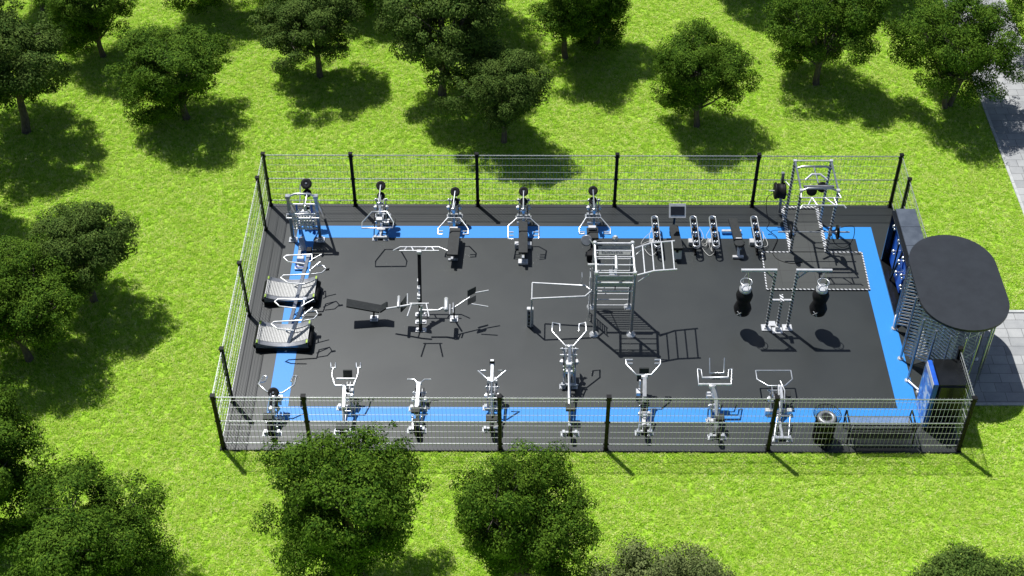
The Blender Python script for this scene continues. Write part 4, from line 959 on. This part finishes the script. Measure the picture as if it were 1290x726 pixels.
for nm, lb, x_, y_ in (('punching_bag','black double-bulged punching bag hanging from the left arm of the stand', fa[0]-.78, 4.65),
                   ('punching_bag','black double-bulged punching bag hanging from the right arm of the stand, nearest the tiled platform', fb_[0]+.80, 4.65)):
    t = thing(nm, lb, 'punching bag', (x_, y_, .55), 'hanging punching bags')
    m = MB(); m.lathe((x_,y_,.55), (0,0,1), [(0,.03),(.03,.13),(.12,.225),(.28,.26),(.42,.22),(.54,.18),(.66,.22),(.80,.245),(.92,.21),(.98,.17)], 32); bd_ = m.build('body', 'rubber', t)
    m = MB(); m.lathe((x_,y_,1.46), (0,0,1), [(0,.155),(.01,.17),(.17,.17),(.18,.155)], 28); m.build('collar', 'white', t)
    m = MB(); m.tube([(x_+.165*math.cos(a), y_+.165*math.sin(a), 1.86) for a in [i*math.pi/10 for i in range(20)]], .012, 6, closed=True)
    m.tube([(x_+.15*math.cos(a), y_+.15*math.sin(a), 1.66) for a in [i*math.pi/10 for i in range(20)]], .010, 6, closed=True)
    for k in range(4):
        a = k*math.pi/2+.4; m.tube([(x_+.15*math.cos(a), y_+.15*math.sin(a), 1.62),(x_+.165*math.cos(a), y_+.165*math.sin(a), 1.86)], .010, 5)
        m.tube([(x_+.165*math.cos(a), y_+.165*math.sin(a), 1.86),(x_, y_, 2.30)], .005, 4)
    m.build('hanging_frame', 'steel', t)
    m = MB(); aa = -2.05; r_ = .263
    c0 = Vector((x_+r_*math.cos(aa), y_+r_*math.sin(aa), .81)); tx = Vector((-math.sin(aa), math.cos(aa), 0))
    for s in (-1,1): m.beam(c0+tx*.06*s+Vector((0,0,-.07)), c0-tx*.06*s+Vector((0,0,.07)), .03, .02)
    m.build('emblem', 'white', bd_)

# ---- squat rack
t = thing('squat_rack', 'tall perforated steel squat rack with an angular pull-up crown, standing on the tiled platform', 'squat rack', (7.05, 8.6, 0))
Y0, Y1 = 7.95, 9.35; XL, XR = 6.49, 7.60
for xx in (XL, XR):
    for yy in (Y0, Y1):
        m = MB(); m.beam((xx,yy,.04),(xx,yy,2.5),.075,.075); m.build('upright', 'perf', t)
        m = MB(); m.box((xx,yy,2.52),(.10,.10,.05)); m.build('upright_cap', 'white', t)
    m = MB(); m.beam((xx,Y0-.04,.05),(xx,10.02,.05),.10,.06); m.build('floor_rail', 'perf', t)
    m = MB(); m.beam((xx,Y0,2.5),(xx,Y1,2.5),.05,.05); m.build('top_rail', 'brushed', t)
m = MB(); m.beam((XL-.05,10.02,.05),(XR+.05,10.02,.05),.09,.06); m.build('rear_floor_rail', 'perf', t)
tubes(t, 'pull_up_bar', [[(XL,Y1-.25,2.42),(XL+.2,Y1-.28,2.52),(XR-.2,Y1-.28,2.52),(XR,Y1-.25,2.42)]], .034, 'brushed')
tubes(t, 'pull_up_bar', [[(XL,Y1,2.52),(XR,Y1,2.52)]], .022, 'white')
tubes(t, 'pull_up_bar', [[(XL+.22,8.55,2.42),(XL+.42,8.72,2.5),(XR-.42,8.72,2.5),(XR-.22,8.55,2.42)]], .034, 'white')
tubes(t, 'pull_up_bar', [[(XL,Y0+.03,2.46),(XL+.2,Y0+.05,2.55),(XR-.2,Y0+.05,2.55),(XR,Y0+.03,2.46)]], .032, 'brushed')
tubes(t, 'centre_rail', [[(7.05,8.3,2.5),(7.03,Y1-.27,2.51)]], .024, 'brushed')
tubes(t, 'padded_bar', [[(XL+.1,8.14,2.5),(XR-.1,8.14,2.5)]], .05, 'shroud')
tubes(t, 'front_truss', [[(XL-.02,7.72,2.42),(XR+.06,7.72,2.42)], [(XL-.02,7.42,2.38),(XR+.1,7.42,2.38)], [(XL,7.9,2.46),(XL-.02,7.72,2.42)], [(XR,7.9,2.46),(XR+.06,7.72,2.42)],
    [(XL+.15,7.42,2.38),(XL+.3,7.72,2.42)], [(XL+.42,7.42,2.38),(XL+.3,7.72,2.42)],[(XR-.42,7.72,2.42),(XR-.15,7.42,2.38)], [(XR-.15,7.72,2.42),(XR-.1,7.42,2.38)], [(XL-.02,7.42,2.38),(XL-.1,7.3,2.34)], [(XR+.1,7.42,2.38),(XR+.16,7.34,2.34)]], .022, 'white')
m = MB(); m.beam((XL-.12,9.75,.1),(XL-.22,9.72,1.75),.09,.09); m.build('storage_post', 'brushed', t)
for i in range(3): m = MB(); m.tube([(XL-.17,9.70,.7+.4*i),(XL-.02,9.36,.7+.4*i)], .02, 6); m.build('storage_bracket', 'steel', t)
for xx in (XL, XR):
    m = MB(); m.beam((xx,Y0-.05,.86),(xx,Y0-.16,.86),.06,.05); m.beam((xx,Y0-.16,.84),(xx,Y0-.16,.92),.06,.02); m.build('bar_hook', 'brushed', t)
t = thing('barbell', 'long steel barbell racked across the squat rack with one dark plate near each end', 'barbell', (7.05, 7.86, .93))
m = MB(); m.tube([(5.98,7.86,.93),(8.17,7.86,.93)], .015, 8); m.tube([(5.98,7.86,.93),(6.40,7.86,.93)], .026, 10); m.tube([(7.74,7.86,.93),(8.17,7.86,.93)], .026, 10); m.build('bar', 'steel', t)
for xx in (6.36, 7.80):
    m = MB(); m.lathe((xx-.03,7.86,.93), (1,0,0), [(0,.06),(0,.20),(.008,.225),(.052,.225),(.06,.20),(.06,.06)], 28); pl_ = m.build('plate', 'rubber', t)
    m = MB(); m.lathe((xx-.04,7.86,.93), (1,0,0), [(0,.05),(.08,.05)], 16); m.build('collar', 'steel', pl_)
for xx, yy, zz, lb in ((XR-.42,9.45,1.25,'left of the two dark spare discs hung at the back of the squat rack'),(XR-.10,9.5,1.35,'right of the two dark spare discs hung at the back of the squat rack')):
    m = MB(); m.lathe((xx,yy,zz), (.2,-.8,.5), [(0,.05),(0,.15),(.01,.17),(.07,.17),(.08,.15),(.08,.05)], 24); o = m.build('spare_plate', 'rubber', loc=(xx,yy,zz)); tag(o, lb, 'weight plate', 'spare discs on the squat rack')
t = thing('cable_drum', 'dark cylindrical cable drum mounted high at the back left of the squat rack', 'cable drum', (6.2, 9.5, 1.15))
m = MB(); m.lathe((6.05,9.55,1.15), (1,0,0), [(0,.1),(0,.24),(.02,.27),(.06,.27),(.07,.24),(.26,.24),(.27,.27),(.32,.27),(.34,.24),(.34,.1)], 28); m.build('drum', 'rubber', t)
tubes(t, 'axle', [[(5.88,9.55,1.15),(6.42,9.55,1.15)]], .022, 'white')
def cable(name, label, pts, r=.011):
    P_ = [UVZ(*p) for p in pts]; sm = []
    for i in range(len(P_)-1):
        p0 = Vector(P_[max(0,i-1)]); p1 = Vector(P_[i]); p2 = Vector(P_[i+1]); p3 = Vector(P_[min(len(P_)-1,i+2)])
        for s in range(8):
            x_ = s/8; sm.append(.5*((2*p1)+(-p0+p2)*x_+(2*p0-5*p1+4*p2-p3)*x_**2+(-p0+3*p1-3*p2+p3)*x_**3))
    sm.append(Vector(P_[-1])); m = MB(); m.tube(sm, r, 6); o = m.build(name, 'black', loc=P_[0]); tag(o, label, 'cable')
cable('hanging_cable', 'thin black cable hanging from the drum down onto the platform by the squat rack', [(976,243,1.15),(966,250,1.0),(966,268,.6),(969,281,.35),(966,288,.2),(970,292,.08),(979,300,.04),(976,310,.03),(973,318,.03),(980,327,.03),(997,332,.03),(1012,330,.03)])
cable('hanging_cable', 'black cable loop hanging beside the right plate of the barbell', [(1051,304,.25),(1048,296,.5),(1053,289,.8),(1074,285,.9),(1076,296,.6),(1071,307,.3),(1062,312,.1),(1053,308,.1),(1047,299,.3)])
# platform
p = MB(); p.box((7.12,7.09,.012), (3.14,1.68,.024)); p.box((7.05,8.98,.012), (1.10,2.04,.024)); pf_ = p.build('lifting_platform', 'tiles', loc=(7.1,7.1,0)); tag(pf_, 'dark tiled lifting platform edged with pale strips under the squat rack', 'platform')
m = MB()
for a, c_ in (((5.55,6.27),(5.60,7.92)),((5.55,6.25),(8.66,6.25)),((8.66,6.25),(8.70,7.92)),((5.60,7.92),(6.42,7.92)),((7.66,7.92),(8.70,7.92))):
    m.beam((*a,.03),(*c_,.03),.036,.03)
m.build('edge_strip', 'perf', pf_)

# ---- equipment locker and banner box
t = thing('equipment_locker', 'long black locker with a grey lid and blue inner panels, by the right fence', 'locker', (9.58, 6.35, 0))
m = MB(); m.box((9.80,6.33,1.03),(.16,2.46,2.06)); m.box((9.52,7.53,1.03),(.60,.06,2.06)); m.box((9.52,5.13,1.03),(.60,.06,2.06)); m.box((9.50,6.33,.04),(.6,2.44,.08)); m.box((9.50,6.33,2.04),(.6,2.44,.05)); m.build('case', 'cab', t)
for i in range(3): m = MB(); m.box((9.60, 5.52+.82*i, 2.10), (.58,.812,.06)); m.build('lid_panel', 'cabtop', t)
m = MB(); m.box((9.44,6.62,1.0),(.05,1.5,1.5),0,0,.0); m.build('inner_panel', 'bluepaint_and_reflection', t)
m = MB(); m.box((9.40,5.85,1.25),(.04,.55,.5),0,.6); m.box((9.36,6.1,1.5),(.04,.18,.7),0,-.3); m.build('inner_panel', 'bluepaint_and_reflection', t)
m = MB(); m.box((9.33,6.6,.9),(.04,.05,1.9),0,0,.0); m.box((9.33,6.35,1.0),(.05,.045,1.95),0,.3); m.build('divider', 'black', t)
for yy, zz in ((7.2,1.75),(6.75,1.15),(6.5,1.8),(6.1,.9),(6.1,1.35),(5.8,1.75),(5.6,1.25),(5.45,.95)):
    m = MB(); m.sphere((9.27,yy,zz),.055); m.cyl((9.27,yy,zz),(9.42,yy,zz),.02,8); m.sphere((9.28,yy-.07,zz-.06),.035); m.build('knob', 'steel', t)
t = thing('banner_box', 'tall glossy black box with a blue printed banner on its inward face, beside the turnstile', 'cabinet', (9.7, 1.28, 0))
m = MB(); m.box((9.72,1.27,.87),(.86,.98,1.72)); m.build('case', 'cab', t)
m = MB(); m.box((9.73,1.27,1.742),(.84,.96,.02)); m.build('lid', 'cab', t)
m = MB(); m.box((9.21,1.22,.93),(.12,.92,1.72)); fr_ = m.build('banner_frame', 'bluepaint_and_reflection', t)
m = MB(); m.box((9.146,1.22,.93),(.012,.86,1.66)); m.build('banner', 'banner', fr_)
m = MB(); m.box((9.142,1.22,1.68),(.014,.86,.17)); m.build('banner_header', 'white', fr_)
m = MB(); m.box((10.05,1.72,1.8),(.1,.1,.12)); m.build('beacon', 'black', t)

# ---- turnstile
t = thing('turnstile', 'full height steel turnstile cage under a dark oval roof at the paved entrance', 'turnstile', (10.3, 3.93, 0))
def stad(cx, cy, r, hs, n=14):
    pts = []
    for k in range(n+1): a = math.pi*k/n; pts.append((cx+r*math.cos(a), cy+hs+r*math.sin(a)))
    for k in range(n+1): a = math.pi+math.pi*k/n; pts.append((cx+r*math.cos(a), cy-hs+r*math.sin(a)))
    return pts
m = MB(); m.prism(stad(10.3,3.94,1.22,.71,22), 2.52, 2.60); m.build('roof', 'roof', t)
m = MB(); m.prism(stad(10.3,3.94,1.16,.71,22), 2.47, 2.52); m.build('roof_ring', 'black', t)
posts = [(9.10,4.63),(9.28,4.9),(9.06,3.41),(9.10,2.55),(9.34,2.12),(9.7,1.92),(10.1,1.85),(10.5,1.95),(10.9,2.25),(11.12,2.6),(11.2,2.95),(11.22,3.41),(11.22,4.7),(10.2,5.75)]
for i, (xx, yy) in enumerate(posts):
    tubes(t, 'cage_post', [[(xx,yy,0),(xx,yy,2.48)]], .024 if i > 4 else .036, 'brushed')
m = MB()
for i in (0,2,3,4,11): m.lathe((*posts[i],0), (0,0,1), [(0,.085),(.03,.085),(.05,.05)], 16)
m.build('foot_flange', 'white', t)
tubes(t, 'kick_bar', [[(9.10,2.5,.06),(9.34,2.12,.06),(9.6,1.97,.06)]], .035, 'white')
tubes(t, 'kick_bar', [[(9.10,4.63,.04),(9.16,4.85,.3),(9.35,5.05,.3),(9.6,5.1,.1)]], .05, 'white')
# rotor: three wings of bars round a central column, and a fixed comb
cx_, cy_ = 10.15, 3.55
tubes(t, 'rotor_column', [[(cx_,cy_,0),(cx_,cy_,2.48)]], .06, 'steel')
for w_ in range(3):
    an = R(200+120*w_); m = MB()
    for i in range(17):
        zz = .22+.125*i; m.tube([(cx_,cy_,zz),(cx_+.95*math.cos(an), cy_+.95*math.sin(an), zz)], .021, 7)
    m.tube([(cx_+.6*math.cos(an), cy_+.6*math.sin(an), .2),(cx_+.6*math.cos(an), cy_+.6*math.sin(an), 2.3)], .012, 6)
    m.build('rotor_wing', 'white', t)
m = MB()
for i in range(17):
    zz = .28+.125*i; m.tube([(9.10,3.35,zz),(9.75,3.0,zz),(10.1,2.45,zz)], .026, 7)
m.build('fixed_comb', 'white', t)
m = MB()
for i in range(17):
    zz = .25+.125*i; m.tube([(9.12,4.6,zz),(9.6,4.45,zz)], .026, 7)
m.build('fixed_comb', 'white', t)
m = MB()
for i in range(0,22,3):
    an = R(-70+6.6*i); m.tube([(cx_+1.0*math.cos(an),cy_+1.0*math.sin(an),.05),(cx_+1.0*math.cos(an),cy_+1.0*math.sin(an),2.46)], .012, 6)
for zz in (.1,.9,1.7,2.4): m.tube([(cx_+1.0*math.cos(R(-70+6.6*i)),cy_+1.0*math.sin(R(-70+6.6*i)),zz) for i in range(22)], .014, 6)
m.build('curved_screen', 'steel', t)
m = MB()
for i in range(0,15,2): m.tube([(10.5,4.9-.0*i,.2+.15*i),(11.15,4.3,.2+.15*i)], .014, 6)
m.build('fixed_comb', 'steel', t)

# ---- park bench and bin
t = thing('park_bench', 'black wire bench with its back to the near fence, right of the bin', 'bench', (7.9, .5, 0))
def slatwire(name, f, n, mat):
    m = MB()
    for i in range(n):
        xx = 7.06+1.66*i/(n-1); m.tube([(xx, yy_, zz_) for yy_, zz_ in f], .0075, 5)
    return m.build(name, mat, t)
slatwire('seat', [(.26,.44),(.5,.42),(.78,.45),(.84,.41)], 72, 'wire')
slatwire('backrest', [(.28,.12),(.26,.44),(.20,.62),(.13,.86)], 84, 'black')
tubes(t, 'seat_rail', [[(7.04,.26,.43),(8.74,.26,.43)],[(7.04,.84,.41),(8.74,.84,.41)]], .018, 'black')
tubes(t, 'back_rail', [[(7.04,.13,.87),(8.74,.13,.87)],[(7.04,.2,.62),(8.74,.2,.62)]], .018, 'black')
for xx in (7.0, 8.78):
    tubes(t, 'side_frame', [[(xx,.80,0),(xx,.88,.42),(xx,.84,.66),(xx,.6,.68),(xx,.22,.64),(xx,.12,.88)], [(xx,.22,.64),(xx,.26,.4),(xx,.18,0)], [(xx,.84,.4),(xx,.26,.4)]], .022, 'black')
t = thing('litter_bin', 'round black slatted litter bin with a flared wire rim, behind the near fence', 'litter bin', (6.36, .48, 0))
m = MB(); m.lathe((6.36,.40,.03), (0,0,1), [(0,.22),(.02,.24),(.82,.25),(.84,.24)], 28); m.build('drum', 'black', t)
m = MB()
for k in range(30):
    a = 2*math.pi*k/30; c_, s_ = math.cos(a), math.sin(a)
    m.beam((6.36+.265*c_,.40+.265*s_,.04),(6.36+.268*c_,.40+.268*s_,.86),.03,.012)
m.build('slat_cage', 'black', t)
m = MB()
for k in range(44):
    a = 2*math.pi*k/44; c_, s_ = math.cos(a), math.sin(a)
    m.tube([(6.36+.26*c_,.40+.26*s_,.80),(6.36+.33*c_,.40+.33*s_,.92),(6.36+.37*c_,.40+.37*s_,1.0)], .006, 5)
m.tube([(6.36+.37*math.cos(k*math.pi/16),.40+.37*math.sin(k*math.pi/16),1.0) for k in range(32)], .009, 6, closed=True)
m.build('wire_rim', 'black', t)
m = MB(); m.lathe((6.36,.40,.86), (0,0,1), [(.0,.255),(.035,.24),(.05,.20),(.045,.14),(.0,.13)], 32, False); m.build('lid_ring', 'shroud', t)
m = MB(); m.lathe((6.36,.40,.885), (0,0,1), [(0,.135),(.004,.135)], 28); m.build('opening', 'black', t)

# ------------------------------------------------------------------ light, sky, camera
w = bpy.data.worlds.new('World'); scene.world = w; w.use_nodes = True
nt = w.node_tree; bg = nt.nodes['Background']; sky = nt.nodes.new('ShaderNodeTexSky'); sky.sky_type = 'NISHITA'
sky.sun_disc = False; sky.sun_elevation = R(63.3); sky.sun_rotation = R(-38.6); sky.air_density = 1.; sky.dust_density = 1.
nt.links.new(sky.outputs[0], bg.inputs[0]); bg.inputs[1].default_value = .06
sd = bpy.data.lights.new('sun', 'SUN'); sd.energy = 5.0; sd.angle = R(.5); sd.color = (1,.985,.955)
so = bpy.data.objects.new('sun', sd); C.objects.link(so); so.location = (-5,6,20)
so.rotation_euler = Vector((-.67,.84,2.137)).to_track_quat('Z', 'Y').to_euler()
cd = bpy.data.cameras.new('camera'); co = bpy.data.objects.new('camera', cd); C.objects.link(co); scene.camera = co
co.matrix_world = Matrix(((RT[0],UP[0],-FW[0],CAM[0]),(RT[1],UP[1],-FW[1],CAM[1]),(RT[2],UP[2],-FW[2],CAM[2]),(0,0,0,1)))
cd.sensor_width = 36; cd.lens = FL_/1290*36; cd.clip_end = 2000; cd.clip_start = .1
scene.view_settings.view_transform = 'Standard'; scene.view_settings.look = 'None'; scene.view_settings.gamma = 1
scene.view_settings.exposure = 0.27
scene.render.engine = 'CYCLES'
